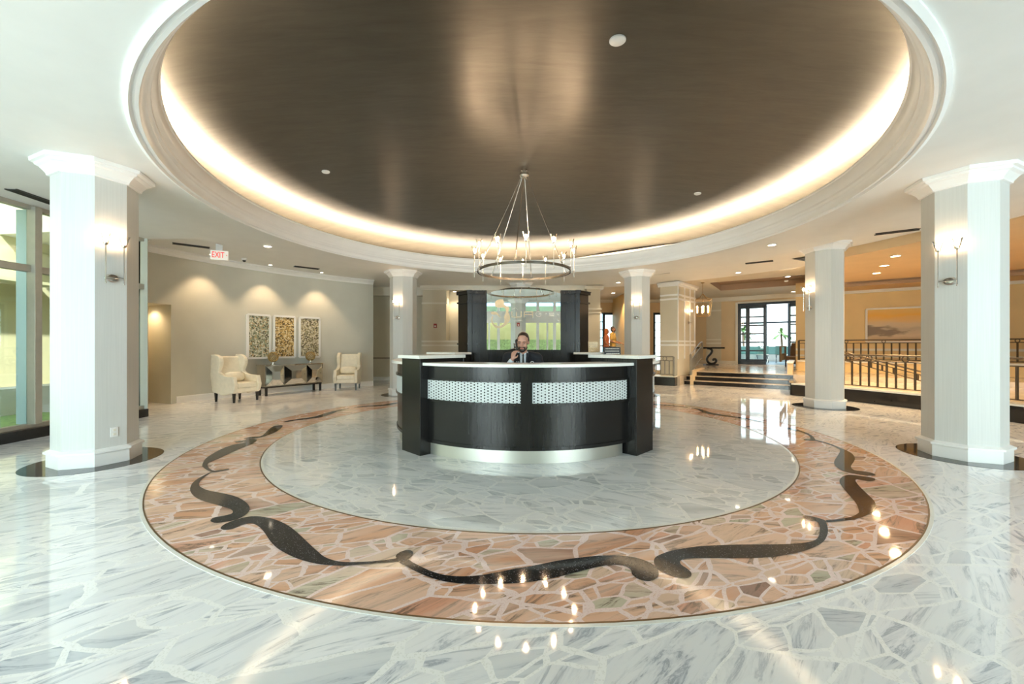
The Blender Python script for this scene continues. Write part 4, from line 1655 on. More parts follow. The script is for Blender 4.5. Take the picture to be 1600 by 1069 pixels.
b = MB()
blob = [(225, 340), (240, 300), (290, 275), (340, 275), (365, 310), (370, 350), (400, 372), (435, 385), (445, 420), (430, 460), (450, 510), (460, 560), (440, 610), (400, 655), (350, 690), (290, 710), (230, 695), (190, 650), (172, 600), (175, 560), (190, 520), (200, 540), (190, 590), (210, 640), (250, 668), (310, 672), (350, 650), (375, 600), (365, 540), (380, 500), (395, 460), (385, 420), (350, 395), (300, 400), (240, 385)]
pp = [crop2p(x, y) for x, y in blob]
sm = catmull(pp, True, 3)
bm = bmesh.new()
vs_ = [bm.verts.new(Me @ Vector((q.x, q.y, 0.002))) for q in sm]
es = [bm.edges.new((vs_[i], vs_[(i + 1) % len(vs_)])) for i in range(len(vs_))]
bmesh.ops.triangle_fill(bm, edges=es, use_beauty=True)
me = bpy.data.meshes.new('emblem')
bm.to_mesh(me)
bm.free()
me.materials.append(MATS['frosted_tan'])
o = bpy.data.objects.new('emblem', me)
COL.objects.link(o)
o.parent = scr
b = MB()
fin = [(160, 470), (200, 455), (260, 470), (300, 520), (320, 545), (290, 535), (250, 500), (215, 505), (180, 500)]
b.prism([crop2p(x, y) for x, y in fin][::-1], 0.0015, 0.003, Me)
b.build('emblem_fin', 'frosted_tan', scr)


def stroke(b, a, c_, w=8, z=(0.001, 0.003)):
    p, q = Vector(crop2p(*a)), Vector(crop2p(*c_))
    d = (q - p).normalized()
    n_ = Vector((-d.y, d.x)) * (w / 9.72 / 79.3)
    b.prism([tuple(p + n_), tuple(p - n_), tuple(q - n_), tuple(q + n_)], z[0], z[1], Me)


b = MB()
for a, c_ in (((485, 455), (485, 540)), ((485, 540), (625, 540)), ((625, 450), (625, 540)), ((555, 465), (555, 560)), ((672, 460), (672, 545)), ((672, 462), (808, 462)), ((800, 462), (800, 545)), ((672, 500), (800, 500))):
    stroke(b, a, c_, 6)
b.build('lettering', 'frosted_tan', scr)
b = MB()
for k in range(14):
    a0, a1 = R(40 + k * 20), R(40 + (k + 1) * 20)
    stroke(b, (890 + 42 * math.cos(a0), 495 + 36 * math.sin(a0)), (890 + 42 * math.cos(a1), 495 + 36 * math.sin(a1)), 3)
stroke(b, (890, 495), (930, 495), 3)
stroke(b, (990, 490), (1010, 490), 5)
for y in (480, 500, 520):
    stroke(b, (1050, y), (1125, y), 3)
stroke(b, (1180, 490), (1190, 520), 5)
stroke(b, (1180, 580), (1190, 600), 5)
for a, c_ in (((495, 420), (540, 400)), ((540, 400), (570, 425)), ((500, 600), (650, 600))):
    stroke(b, a, c_, 2)
b.build('faint_lettering', 'frosted_light', scr)
# ------------------------------------------------------------------ armchairs
def wing_chair(label, loc, rot):
    t = thing('wing_armchair', label, 'armchair', loc, rot, 'cream wing armchairs against the left wall')
    b = MB()
    b.box(-0.33, 0.33, -0.36, 0.34, 0.22, 0.34)
    b.build('seat_frame', 'cream_leather', t, bevel=0.02)
    b = MB()
    b.box(-0.255, 0.255, -0.385, 0.20, 0.335, 0.47)
    o = b.build('seat_cushion', 'cream_leather', t, bevel=0.035)
    o.modifiers['bevel'].segments = 4
    b = MB()
    prof = [(0.18, 0.34), (0.22, 0.70), (0.29, 1.06), (0.31, 1.10), (0.40, 1.10), (0.41, 1.04), (0.36, 0.60), (0.34, 0.24), (0.20, 0.24)]
    My = Matrix(((0, 0, 1, 0), (1, 0, 0, 0), (0, 1, 0, 0), (0, 0, 0, 1)))
    b.prism(prof, -0.28, 0.28, My)
    b.build('backrest', 'cream_leather', t, bevel=0.02)
    for s in (-1, 1):
        # wing flowing down into the arm, one profile in the y-z plane
        wing = [(0.36, 0.24), (0.41, 1.06), (0.38, 1.13), (0.24, 1.14), (0.12, 1.08), (0.07, 0.98), (0.10, 0.86), (0.15, 0.76), (0.13, 0.70), (0.02, 0.655), (-0.12, 0.63), (-0.34, 0.62), (-0.37, 0.59), (-0.37, 0.24)]
        sm = catmull(wing, True, 2)
        b = MB()
        b.prism([(q.x, q.y) for q in sm][::-1], s * 0.30 - 0.045, s * 0.30 + 0.045, My)
        b.build('arm_and_wing', 'cream_leather', t, bevel=0.018)
        for y in (-0.32, 0.30):
            b = MB()
            b.lathe([(0.024, 0.0), (0.038, 0.22)], 4, (s * 0.29, y, 0), rot=R(45))
            b.build('leg', 'black_plastic', t)
    b = MB()
    for x in [i * 0.03 - 0.33 for i in range(23)]:
        b.ball((x, -0.362, 0.245), 0.005, 4)
    for s in (-1, 1):
        for k in range(13):
            b.ball((s * 0.335, -0.37, 0.26 + k * 0.028), 0.005, 4)
    b.build('nail_trim', 'antique_brass', t)['kind'] = 'stuff'
    return t


CHR = [((-6.80, 9.80, 0), math.atan2(-0.34, 0.94) + PI / 2, 'cream leather wing armchair left of the mirrored console, with a lumbar pillow'),
       ((-5.12, 12.38, 0), math.atan2(-0.95, 0.20) + PI / 2, 'cream leather wing armchair right of the mirrored console, by the corridor')]
for loc, rot, lab in CHR:
    c_ = wing_chair(lab, loc, rot)
    Mc = Matrix.Translation(loc) @ Matrix.Rotation(rot, 4, 'Z')
    b = MB()
    n = 10
    prof = [(math.sin(PI * j / n), -math.cos(PI * j / n)) for j in range(n + 1)]
    k0 = len(b.v)
    b.ball((0, 0, 0), 1, 10)
    q = []
    for (x, y, z) in b.v:
        px = math.copysign(abs(x) ** 0.55, x) * 0.24
        pz = math.copysign(abs(z) ** 0.6, z) * 0.12
        q.append(Mc @ (Matrix.Translation((0, 0.07, 0.60)) @ Matrix.Rotation(R(-18), 4, 'X') @ Vector((px, y * 0.075, pz))))
    b.v = [tuple(p) for p in q]
    o = b.build('lumbar_pillow', 'cream_leather', smooth=True)
    tag(o, 'cream lumbar pillow on the ' + ('left' if 'left of' in lab else 'right') + ' wing armchair', 'pillow', 'lumbar pillows')

# ------------------------------------------------------------------ mirrored console
A_, B_ = Vector((-6.60, 10.62)), Vector((-5.76, 12.10))
u_ = (B_ - A_).normalized()
nin = Vector((u_.y, -u_.x))            # into the room
Lc = (B_ - A_).length
Mcs = Matrix(((u_.x, -nin.x, 0, A_.x), (u_.y, -nin.y, 0, A_.y), (0, 0, 1, 0), (0, 0, 0, 1)))
t = thing('mirrored_console', 'mirrored sideboard on black legs between two cream armchairs', 'sideboard')
b = MB()
b.box(0, Lc, 0.02, 0.42, 0.25, 0.82, Mcs)
b.box(-0.015, Lc + 0.015, 0.0, 0.435, 0.82, 0.845, Mcs)
b.build('cabinet_body', 'mirror_bevel', t, bevel=0.003)


def facet_door(x0, x1, name, m_in):
    b = MB()
    z0, z1 = 0.275, 0.805
    w = x1 - x0
    i0, i1, j0, j1 = x0 + w * 0.27, x1 - w * 0.27, z0 + 0.15, z1 - 0.15
    vs = [(x0, 0.018, z0), (x1, 0.018, z0), (x1, 0.018, z1), (x0, 0.018, z1), (i0, -0.03, j0), (i1, -0.03, j0), (i1, -0.03, j1), (i0, -0.03, j1), (x0, 0.02, z0), (x1, 0.02, z0), (x1, 0.02, z1), (x0, 0.02, z1)]
    vs = [Mcs @ Vector(v) for v in vs]
    b.add(vs, [(0, 1, 5, 4), (1, 2, 6, 5), (2, 3, 7, 6), (3, 0, 4, 7), (4, 5, 6, 7), (8, 9, 1, 0), (9, 10, 2, 1), (10, 11, 3, 2), (11, 8, 0, 3), (11, 10, 9, 8)])
    o = b.build(name, 'mirror_bevel', t)
    k = MB()
    k.ball(Mcs @ Vector((x1 - 0.04, -0.015, 0.54)), 0.011, 6)
    k.build('knob', 'nickel', o)


facet_door(0.03, Lc * 0.30, 'door', 0)
facet_door(Lc * 0.31, Lc * 0.69, 'door', 0)
facet_door(Lc * 0.70, Lc - 0.03, 'door', 0)
b = MB()
b.box(0.02, Lc - 0.02, 0.04, 0.40, 0.21, 0.25, Mcs)
b.build('base_rail', 'black_plastic', t)
for x in (0.03, Lc - 0.08):
    for y in (0.04, 0.35):
        MB().box(x, x + 0.05, y, y + 0.05, 0, 0.21, Mcs).build('leg', 'black_plastic', t)


def bead_vase(x, lab):
    p = Mcs @ Vector((x, 0.17, 0.846))
    t = thing('beaded_vase', lab, 'vase', p, 0, 'beaded vases on the console')
    MB().lathe([(0.05, 0), (0.05, 0.008), (0.015, 0.02), (0.012, 0.06), (0.03, 0.075)], 20).build('foot', 'nickel', t, smooth=True)
    b = MB()
    N = 110
    for i in range(N):
        z = 1 - 2 * (i + 0.5) / N
        a = i * 2.39996
        r_ = math.sqrt(1 - z * z)
        b.ball((0.095 * r_ * math.cos(a), 0.095 * r_ * math.sin(a), 0.165 + 0.105 * z), 0.017, 4)
    o = b.build('bead_globe', 'bead_gold', t)
    o['kind'] = 'stuff'
    MB().ball((0, 0, 0.165), 0.088, 10).build('globe_core', 'cream_trim', t, smooth=True)
    t.scale = (1.25, 1.25, 1.25)
    MB().lathe([(0.03, 0.262), (0.028, 0.28), (0.008, 0.29), (0.006, 0.31), (0.014, 0.32), (0.004, 0.335)], 16).build('lid', 'nickel', t, smooth=True)


bead_vase(0.30, 'gold beaded globe vase on the left of the mirrored console')
bead_vase(1.40, 'gold beaded globe vase on the right of the mirrored console')


# mosaic panels
def tile_mat(name, stops, seed):
    m = principled(name, (0.5, 0.5, 0.4), 0.35)
    tcn = nd(m, 'ShaderNodeTexCoord')
    mp = nd(m, 'ShaderNodeMapping')
    mp.inputs['Rotation'].default_value = (0, R(45), 0)
    mp.inputs['Location'].default_value = (seed, 0, seed * 1.7)
    lk(m, tcn.outputs['Object'], mp.inputs[0])
    v = nd(m, 'ShaderNodeTexVoronoi', feature='F1', distance='CHEBYCHEV')
    v.inputs['Scale'].default_value = 32
    v.inputs['Randomness'].default_value = 0.35
    lk(m, mp.outputs[0], v.inputs['Vector'])
    s = nd(m, 'ShaderNodeSeparateColor')
    lk(m, v.outputs['Color'], s.inputs[0])
    lk(m, ramp(m, s.outputs[0], stops, 'CONSTANT'), pb(m).inputs['Base Color'])


g1 = [(0, (0.10, 0.09, 0.05)), (0.2, (0.36, 0.38, 0.26)), (0.45, (0.62, 0.62, 0.50)), (0.65, (0.26, 0.30, 0.20)), (0.8, (0.50, 0.36, 0.18)), (0.92, (0.75, 0.72, 0.60))]
g2 = [(0, (0.12, 0.08, 0.03)), (0.2, (0.55, 0.38, 0.14)), (0.45, (0.72, 0.60, 0.34)), (0.65, (0.36, 0.24, 0.08)), (0.8, (0.62, 0.44, 0.18)), (0.92, (0.80, 0.72, 0.52))]
g3 = [(0, (0.10, 0.08, 0.04)), (0.2, (0.45, 0.40, 0.26)), (0.45, (0.68, 0.63, 0.48)), (0.65, (0.28, 0.25, 0.14)), (0.8, (0.52, 0.44, 0.26)), (0.92, (0.78, 0.72, 0.58))]
tile_mat('tiles_green', g1, 1.3)
tile_mat('tiles_gold', g2, 4.1)
tile_mat('tiles_sand', g3, 7.7)
for ang_, mt, lab in ((147.8, 'tiles_green', 'left white-framed mosaic panel with green-grey tesserae'), (143.2, 'tiles_gold', 'middle white-framed mosaic panel with gold tesserae'), (138.4, 'tiles_sand', 'right white-framed mosaic panel with sand-coloured tesserae')):
    x, y = polar(WR - 0.03, ang_)
    t = thing('mosaic_artwork', lab, 'wall art', (x, y, 1.62), R(ang_ - 90), 'white-framed mosaic panels')
    w, h = 0.58, 1.20
    b = MB()
    for s in (-1, 1):
        b.box(s * w / 2 - 0.028, s * w / 2 + 0.028, -0.03, 0.02, -h / 2, h / 2)
        b.box(-w / 2, w / 2, -0.03, 0.02, s * h / 2 - 0.028, s * h / 2 + 0.028)
    b.build('frame', 'trim_paint', t)
    MB().box(-w / 2, w / 2, -0.012, 0.015, -h / 2, h / 2).build('mosaic_field', mt, t)

# seascape painting in the gallery
m = principled('seascape', (0.6, 0.4, 0.1), 0.5)
tcn = nd(m, 'ShaderNodeTexCoord')
sxyz = nd(m, 'ShaderNodeSeparateXYZ')
lk(m, tcn.outputs['Object'], sxyz.inputs[0])
mpn = nd(m, 'ShaderNodeMapping')
mpn.inputs['Scale'].default_value = (0.8, 1, 3.2)
lk(m, tcn.outputs['Object'], mpn.inputs[0])
ns = noise(m, mpn.outputs[0], 1.6, 5)
zz = math_(m, 'ADD', sxyz.outputs[2], math_(m, 'MULTIPLY', math_(m, 'SUBTRACT', ns.outputs[0], 0.5), 0.35))
z01 = math_(m, 'ADD', math_(m, 'MULTIPLY', zz, 0.87), 0.5)
sky_c = ramp(m, z01, [(0.0, (0.52, 0.38, 0.22)), (0.18, (0.70, 0.54, 0.34)), (0.40, (0.56, 0.44, 0.28)), (0.50, (0.72, 0.56, 0.34)), (0.62, (0.80, 0.52, 0.20)), (0.8, (0.86, 0.46, 0.05)), (1.0, (0.80, 0.52, 0.14))])
# a dark spit of land running in from the left
ns2 = noise(m, mpn.outputs[0], 3.0, 4)
zz2 = math_(m, 'ADD', zz, math_(m, 'MULTIPLY', math_(m, 'SUBTRACT', ns2.outputs[0], 0.5), 0.45))
land = ramp(m, math_(m, 'ADD', math_(m, 'ABSOLUTE', math_(m, 'ADD', zz2, 0.22)), math_(m, 'MULTIPLY', math_(m, 'ADD', sxyz.outputs[0], 0.35), 0.22)), [(0.0, (0.85,) * 3), (0.10, (0, 0, 0))])
lk(m, mixc(m, land, sky_c, (0.20, 0.13, 0.07)), pb(m).inputs['Base Color'])
pc = MP @ Vector((0.60 + 1.25, -0.03, 2.10))
t = thing('painting', 'large orange sunset seascape painting on the yellow gallery wall', 'painting', pc, math.atan2(UY, UX))
MB().box(-1.22, 1.22, -0.02, 0.02, -0.57, 0.57).build('canvas', 'seascape', t)
b = MB()
for s in (-1, 1):
    b.box(s * 1.25 - 0.03, s * 1.25 + 0.03, -0.035, 0.025, -0.60, 0.60)
    b.box(-1.25, 1.25, -0.035, 0.025, s * 0.60 - 0.03, s * 0.60 + 0.03)
b.build('frame', 'cream_trim', t)

# ------------------------------------------------------------------ lantern and console table in the hall
t = thing('lantern_pendant', 'brass lantern pendant with four candle lights hanging beside the pier', 'pendant lamp', (wx(1098, 15.6), 15.6, 0))
zt = 3.42
b = MB()
b.tube([(0, 0, ZR), (0, 0, zt + 0.02)], 0.008, 6)
b.lathe([(0.06, ZR), (0.06, ZR - 0.03), (0.01, ZR - 0.04)], 16)
b.build('chain', 'antique_brass', t)
b = MB()
hw, z0, z1 = 0.38, 2.54, 3.16
cs = [(hw, 0), (0, hw), (-hw, 0), (0, -hw)]
cs = [(hw * 1.1 * math.cos(R(25 + 90 * i)), hw * 1.1 * math.sin(R(25 + 90 * i))) for i in range(4)]
for i in range(4):
    p, q = cs[i], cs[(i + 1) % 4]
    b.tube([(p[0] * .82, p[1] * .82, z0), (p[0], p[1], z1)], 0.011, 6)
    b.tube([(p[0], p[1], z1), (q[0], q[1], z1)], 0.010, 6)
    b.tube([(p[0] * .82, p[1] * .82, z0), (q[0] * .82, q[1] * .82, z0)], 0.010, 6)
    b.tube([(p[0], p[1], z1), (p[0] * .35, p[1] * .35, z1 + 0.09), (0, 0, zt)], 0.009, 6)
b.build('cage', 'antique_brass', t, smooth=True)
b = MB()
b.tube([(0, 0, z0 + 0.08), (0, 0, zt)], 0.008, 6)
for i in range(4):
    a = R(70 + 90 * i)
    b.tube([(0, 0, z0 + 0.10), (0.06 * math.cos(a), 0.06 * math.sin(a), z0 + 0.07), (0.19 * math.cos(a), 0.19 * math.sin(a), z0 + 0.12)], 0.007, 6)
b.build('candle_cluster', 'antique_brass', t, smooth=True)
for i in range(4):
    a = R(70 + 90 * i)
    p = (0.19 * math.cos(a), 0.19 * math.sin(a))
    c_ = MB().lathe([(0.022, 0), (0.022, 0.20)], 12, (p[0], p[1], z0 + 0.12)).build('candle_sleeve', 'candle', t)
    MB().ball((p[0], p[1], z0 + 0.35), 0.024, 6, (1, 1, 1.7)).build('bulb', 'bulb', c_, smooth=True)

TY = 19.0
t = thing('hall_console_table', 'dark console table with an S-scroll iron leg in the upper hall', 'table', (wx(1106, TY), TY, ZP))
MB().box(-1.1, 0.70, -0.22, 0.22, 0.79, 0.86).build('table_top', 'dark_wood', t, bevel=0.006)
path = []
for x, z in ((-0.02, 0.80), (0.10, 0.79), (0.20, 0.70), (0.14, 0.55), (0.02, 0.42), (-0.04, 0.28), (0.02, 0.14), (0.16, 0.07), (0.32, 0.10), (0.40, 0.20), (0.36, 0.29), (0.27, 0.28), (0.25, 0.21)):
    path.append((x, z))
sm = catmull(path, False, 4)
MB().tube([(q.x, 0, q.y) for q in sm], 0.052, 10).build('scroll_leg', 'black_plastic', t, smooth=True)
MB().box(-0.16, 0.44, -0.16, 0.16, 0.0, 0.05).box(-1.05, -0.95, -0.16, 0.16, 0, 0.8).build('foot', 'black_plastic', t, bevel=0.01)

# brown slipper chair at the head of the steps
t = thing('brown_chair', 'brown upholstered chair at the top right of the steps', 'chair', (wx(1241, 17.4), 17.4, ZP), R(-60))
MB().box(-0.28, 0.28, -0.28, 0.28, 0.30, 0.47).build('seat', 'brown_fabric', t, bevel=0.04)
MB().prism([(0.20, 0.40), (0.30, 0.40), (0.38, 1.05), (0.30, 1.06)], -0.27, 0.27, Matrix(((0, 0, 1, 0), (1, 0, 0, 0), (0, 1, 0, 0), (0, 0, 0, 1)))).build('backrest', 'brown_fabric', t, bevel=0.03)
for sx_ in (-1, 1):
    for sy_ in (-1, 1):
        MB().box(sx_ * 0.23 - 0.02, sx_ * 0.23 + 0.02, sy_ * 0.23 - 0.02, sy_ * 0.23 + 0.02, 0, 0.30).build('leg', 'dark_wood', t)

# ------------------------------------------------------------------ railings
def railing(name, lab, path, z_of, mat, top=0.80, sub=0.68, low=0.08, step=0.17, post_every=0, ring_every=5, br=0.015, arcs=False, posts=()):
    """path: list of (x,y); z_of(i fraction) base height"""
    t = thing(name, lab, 'railing')
    P = [Vector(p) for p in path]
    d = [0]
    for i in range(1, len(P)):
        d.append(d[-1] + (P[i] - P[i - 1]).length)
    L = d[-1]

    def at(s):
        for i in range(1, len(P)):
            if s <= d[i] + 1e-6:
                f = (s - d[i - 1]) / max(1e-9, d[i] - d[i - 1])
                return P[i - 1].lerp(P[i], f)
        return P[-1]

    def rail(zz, r_, nm):
        b = MB()
        n = max(2, int(L / 0.25))
        b.tube([(*at(L * i / n), z_of(i / n) + zz) for i in range(n + 1)], r_, 8)
        b.build(nm, mat, t, smooth=True)
    rail(top, 0.020, 'handrail')
    rail(sub, 0.012, 'middle_rail')
    rail(low, 0.012, 'bottom_rail')
    n = int(L / step)
    for k in range(n + 1):
        s = L * k / n
        p = at(s)
        z = z_of(s / L)
        b = MB()
        if k in (0, n) or (post_every and k % post_every == 0):
            b.box(p.x - 0.025, p.x + 0.025, p.y - 0.025, p.y + 0.025, z + 0.001, z + top)
            b.build('post', mat, t)
            continue
        b.box(p.x - br, p.x + br, p.y - br, p.y + br, z + low, z + sub)
        b.build('baluster', mat, t)
        if ring_every and k % ring_every == 2:
            q = at(min(L, s + 0.05)) - p
            q.normalize()
            rr = (top - sub) / 2 * 0.92
            cz = z + (top + sub) / 2
            MB().tube([(p.x + q.x * rr * math.cos(a_), p.y + q.y * rr * math.cos(a_), cz + rr * math.sin(a_)) for a_ in [2 * PI * j / 16 for j in range(16)]], 0.012, 6, closed=True).build('ring', mat, t, smooth=True)
    return t


arcp = lambda r_, a0, a1, n=30: [polar(r_, a0 + (a1 - a0) * i / n) for i in range(n + 1)]
railing('curb_railing', 'bronze baluster railing with rings on the black curb behind the right columns', arcp(8.85, 26.5, -12), lambda f: 0.33, 'pewter_rail', 0.80, 0.66, 0.06, 0.17, 14, 4)
railing('curb_railing', 'pale railing with arched bars on the black curb left of the steps', arcp(8.85, 53, 68, 16), lambda f: 0.33, 'rail_grey', 0.66, 0.52, 0.05, 0.14, 0, 5)
p0, p1 = MP @ Vector((-1.4, -1.26, 0)), MP @ Vector((6.5, -1.26, 0))
railing('landing_railing', 'long bronze railing on the landing below the seascape painting', [(p0.x, p0.y), (p1.x, p1.y)], lambda f: 0.84, 'pewter_rail', 0.72, 0.62, 0.05, 0.19, 0, 5)
railing('stair_railing', 'sloping bronze handrail behind the curb railing, descending to the right', [(8.75, 10.9), (10.1, 9.0)], lambda f: 0.70 - 0.72 * f if f < 2 else 0, 'pewter_rail', 0.58, 0.50, 0.36, 0.2, 0, 0)
railing('stair_railing', 'grey handrail rising beside the steps against the pier', [(6.22, 13.82), (7.55, 15.75)], lambda f: 0.34 + 0.45 * min(1, f * 1.2), 'rail_grey', 0.72, 0.52, 0.08, 0.2, 0, 0)
railing('short_railing', 'short pale railing on the cream knee wall right of the steps', [(9.0, 13.3), (10.4, 15.1)], lambda f: 0.82, 'pewter_rail', 0.52, 0.26, 0.04, 0.3, 0, 0)
# sloped side curbs of the steps
b = MB()
q0, q1 = Vector((6.30, 13.80)), Vector((7.64, 15.74))
vwall('wall_steps', q0, q1, 0.0, 0.50, 0.10, 'tan_wall')
vwall('wall_steps', (8.95, 12.9), (10.4, 14.9), 0.0, 0.80, -0.14, 'tan_wall')
vwall('trim_16', (8.9, 12.86), (10.42, 14.93), 0.80, 0.84, -0.18, 'quartz')
vwall('wall_steps', (7.72, 11.02), (8.95, 12.9), 0.0, 0.33, -0.18, 'black_stone')

# ------------------------------------------------------------------ terrace beyond the glass door
MTc = frameU(OX, OY, 0)
b = MB()
b.box(-4, 8, 0.36, 9, 0.2, ZP + 0.003, MTc)
b.build('terrace_floor', 'outside_paving')
struct(bpy.data.objects['terrace_floor'])
bpy.data.objects['terrace_floor'].name = 'floor'
b = MB()
b.box(-2.5, 5.5, 6.3, 6.42, ZP, ZP + 0.75, MTc)
tag(b.build('terrace_parapet', 'patio_white'), 'pale parapet wall at the far side of the terrace', 'wall')
t = thing('terrace_screen', 'dark framed windscreen standing on the terrace outside the glass door', 'screen')
b = MB()
for x in (0.95, 2.05, 2.95, 4.4):
    b.box(x - 0.055, x + 0.055, 4.2, 4.3, ZP, ZP + 3.4, MTc)
b.box(-1, 4.6, 4.2, 4.3, ZP + 2.22, ZP + 2.32, MTc)
b.build('frame', 'dark_frame', t)


def deck_chair(x, y, rot, lab):
    M = frameU(*(MTc @ Vector((x, y, 0))).to_2d(), ZP)
    t = thing('terrace_chair', lab, 'chair', (*(MTc @ Vector((x, y, 0))).to_2d(), ZP + 0.003), rot, 'terrace chairs')
    MB().box(-0.25, 0.25, -0.25, 0.25, 0.42, 0.47).build('seat', 'patio_white', t)
    MB().box(-0.25, 0.25, 0.22, 0.27, 0.47, 0.92).build('backrest', 'patio_teal', t)
    for s in (-1, 1):
        for e in (-1, 1):
            MB().tube([(s * 0.24, -0.22 * e, 0.015), (s * 0.24, 0.22 * e, 0.42)], 0.016, 6).build('leg', 'patio_white' if e > 0 else 'dark_frame', t)


deck_chair(0.9, 2.6, R(-40), 'white terrace chair behind the left glass leaf')
deck_chair(1.75, 2.8, R(140), 'white terrace chair in the open doorway, left of the pair')
deck_chair(2.45, 2.3, R(120), 'white terrace chair in the open doorway, right of the pair')
t = thing('terrace_sofa', 'long teal cushioned sofa along the terrace parapet', 'sofa', (*(MTc @ Vector((1.6, 5.6, 0))).to_2d(), ZP + 0.003), math.atan2(UY, UX))
MB().box(-2.4, 2.4, -0.4, 0.4, 0.0, 0.40).build('base', 'patio_white', t)
MB().box(-2.4, 2.4, 0.15, 0.45, 0.40, 0.90).build('back_cushion', 'patio_teal', t, bevel=0.05)


def palm(x, y, h, lab, seed):
    p = (MTc @ Vector((x, y, 0))).to_2d()
    t = thing('palm', lab, 'palm', (*p, 0.0), 0, 'palms beyond the terrace')
    MB().tube([(0, 0, 0), (0.05, 0, h * 0.5), (0, 0.05, h)], 0.09, 8, r1=0.06).build('trunk', 'palm_trunk', t)
    b = MB()
    rnd = random.Random(seed)
    for k in range(22):
        a = k * 2.4
        el = rnd.uniform(-0.2, 1.2)
        L = rnd.uniform(0.7, 1.0)
        pts = []
        for i in range(7):
            f = i / 6
            r_ = L * f * math.cos(el) + 0.02
            pts.append(Vector((r_ * math.cos(a), r_ * math.sin(a), h + L * f * math.sin(el) - 0.5 * f * f * L)))
        for i in range(6):
            w = 0.09 * math.sin(PI * (i + 0.7) / 7)
            n_ = Vector((-math.sin(a), math.cos(a), 0)) * w
            b.add([pts[i] - n_, pts[i] + n_, pts[i + 1] + n_ * 0.9, pts[i + 1] - n_ * 0.9], [(0, 1, 2, 3)])
    b.build('fronds', 'palm_leaf', t, recalc=False)


palm(1.6, 8.0, 2.1, 'green palm beyond the terrace, left one in the open doorway', 1)
palm(3.5, 7.8, 1.9, 'green palm beyond the terrace, right one in the open doorway', 2)
palm(-0.6, 8.4, 2.3, 'green palm beyond the terrace, behind the left glass leaf', 5)


# ------------------------------------------------------------------ people
def vol(b, items):
    for it in items:
        if it[0] == 'c':
            _, p, q, r0, r1 = it
            p, q = Vector(p), Vector(q)
            L = (q - p).length
            n = max(2, int(L / (min(r0, r1) * 0.35)))
            n = min(n, 26)
            for i in range(n + 1):
                f = i / n
                b.ball(p.lerp(q, f), r0 + (r1 - r0) * f, 6)
        else:
            _, c, s, Mr = it
            b.ball(c, 1.0, 8, s, Mr)
    return b


def skinned(name, items, mat, parent, vox=0.009, sm_=6):
    b = vol(MB(), items)
    o = b.build(name, mat, parent, recalc=False)
    md = o.modifiers.new('remesh', 'REMESH')
    md.mode = 'VOXEL'
    md.voxel_size = vox
    md.use_smooth_shade = True
    md = o.modifiers.new('smooth', 'SMOOTH')
    md.iterations = sm_
    md.factor = 0.5
    return o


def hand_items(w, d, up, s_, curl=0.6, spread=1.0):
    """w wrist point, d pointing direction, up = back-of-hand normal, s_ thumb side sign"""
    d = Vector(d).normalized()
    up = Vector(up).normalized()
    sd = d.cross(up).normalized() * s_
    it = [('c', w, Vector(w) + d * 0.035, 0.024, 0.022)]
    for k in range(4):
        off = (1.5 - k) * 0.0185
        a = Vector(w) + d * 0.03 + sd * off * 0.7
        kn = Vector(w) + d * (0.088 - abs(k - 1) * 0.004) + sd * off
        it.append(('c', a, kn, 0.014, 0.0115))
        L = (0.042, 0.047, 0.043, 0.034)[k]
        d1 = (d * math.cos(curl) - up * math.sin(curl)).normalized()
        d2 = (d * math.cos(curl * 2.1) - up * math.sin(curl * 2.1)).normalized()
        m1 = kn + d1 * L
        it.append(('c', kn, m1, 0.0098, 0.0088))
        it.append(('c', m1, m1 + d2 * L * 0.85, 0.0088, 0.0075))
    tb = Vector(w) + d * 0.02 + sd * 0.026
    t1 = tb + (d * 0.6 + sd * 0.6 - up * 0.5).normalized() * 0.038
    it += [('c', tb, t1, 0.0125, 0.0105), ('c', t1, t1 + (d * 0.9 - up * 0.3).normalized() * 0.030, 0.0105, 0.0085)]
    return it


def head_items(H, sc=1.0):
    """H: 4x4, origin at head centre, -y is the face"""
    g = lambda x, y, z: H @ Vector((x * sc, y * sc, z * sc))
    R3 = H.to_3x3().to_4x4()
    it = [('e', g(0, 0.012, 0.03), (0.076 * sc, 0.092 * sc, 0.088 * sc), R3),
          ('e', g(0, -0.022, -0.045), (0.062 * sc, 0.066 * sc, 0.070 * sc), R3),
          ('e', g(0, -0.050, -0.088), (0.032 * sc, 0.030 * sc, 0.026 * sc), R3),
          ('c', g(0, -0.080, 0.008), g(0, -0.103, -0.032), 0.010 * sc, 0.014 * sc),
          ('e', g(0.014, -0.092, -0.036), (0.010 * sc, 0.010 * sc, 0.009 * sc), R3),
          ('e', g(-0.014, -0.092, -0.036), (0.010 * sc, 0.010 * sc, 0.009 * sc), R3),
          ('c', g(-0.048, -0.070, 0.030), g(0.048, -0.070, 0.030), 0.013 * sc, 0.013 * sc),
          ('e', g(0.044, -0.056, -0.028), (0.022 * sc, 0.022 * sc, 0.024 * sc), R3),
          ('e', g(-0.044, -0.056, -0.028), (0.022 * sc, 0.022 * sc, 0.024 * sc), R3)]
    for s in (-1, 1):
        it.append(('e', g(s * 0.080, 0.012, -0.008), (0.009 * sc, 0.019 * sc, 0.032 * sc), R3))
    return it


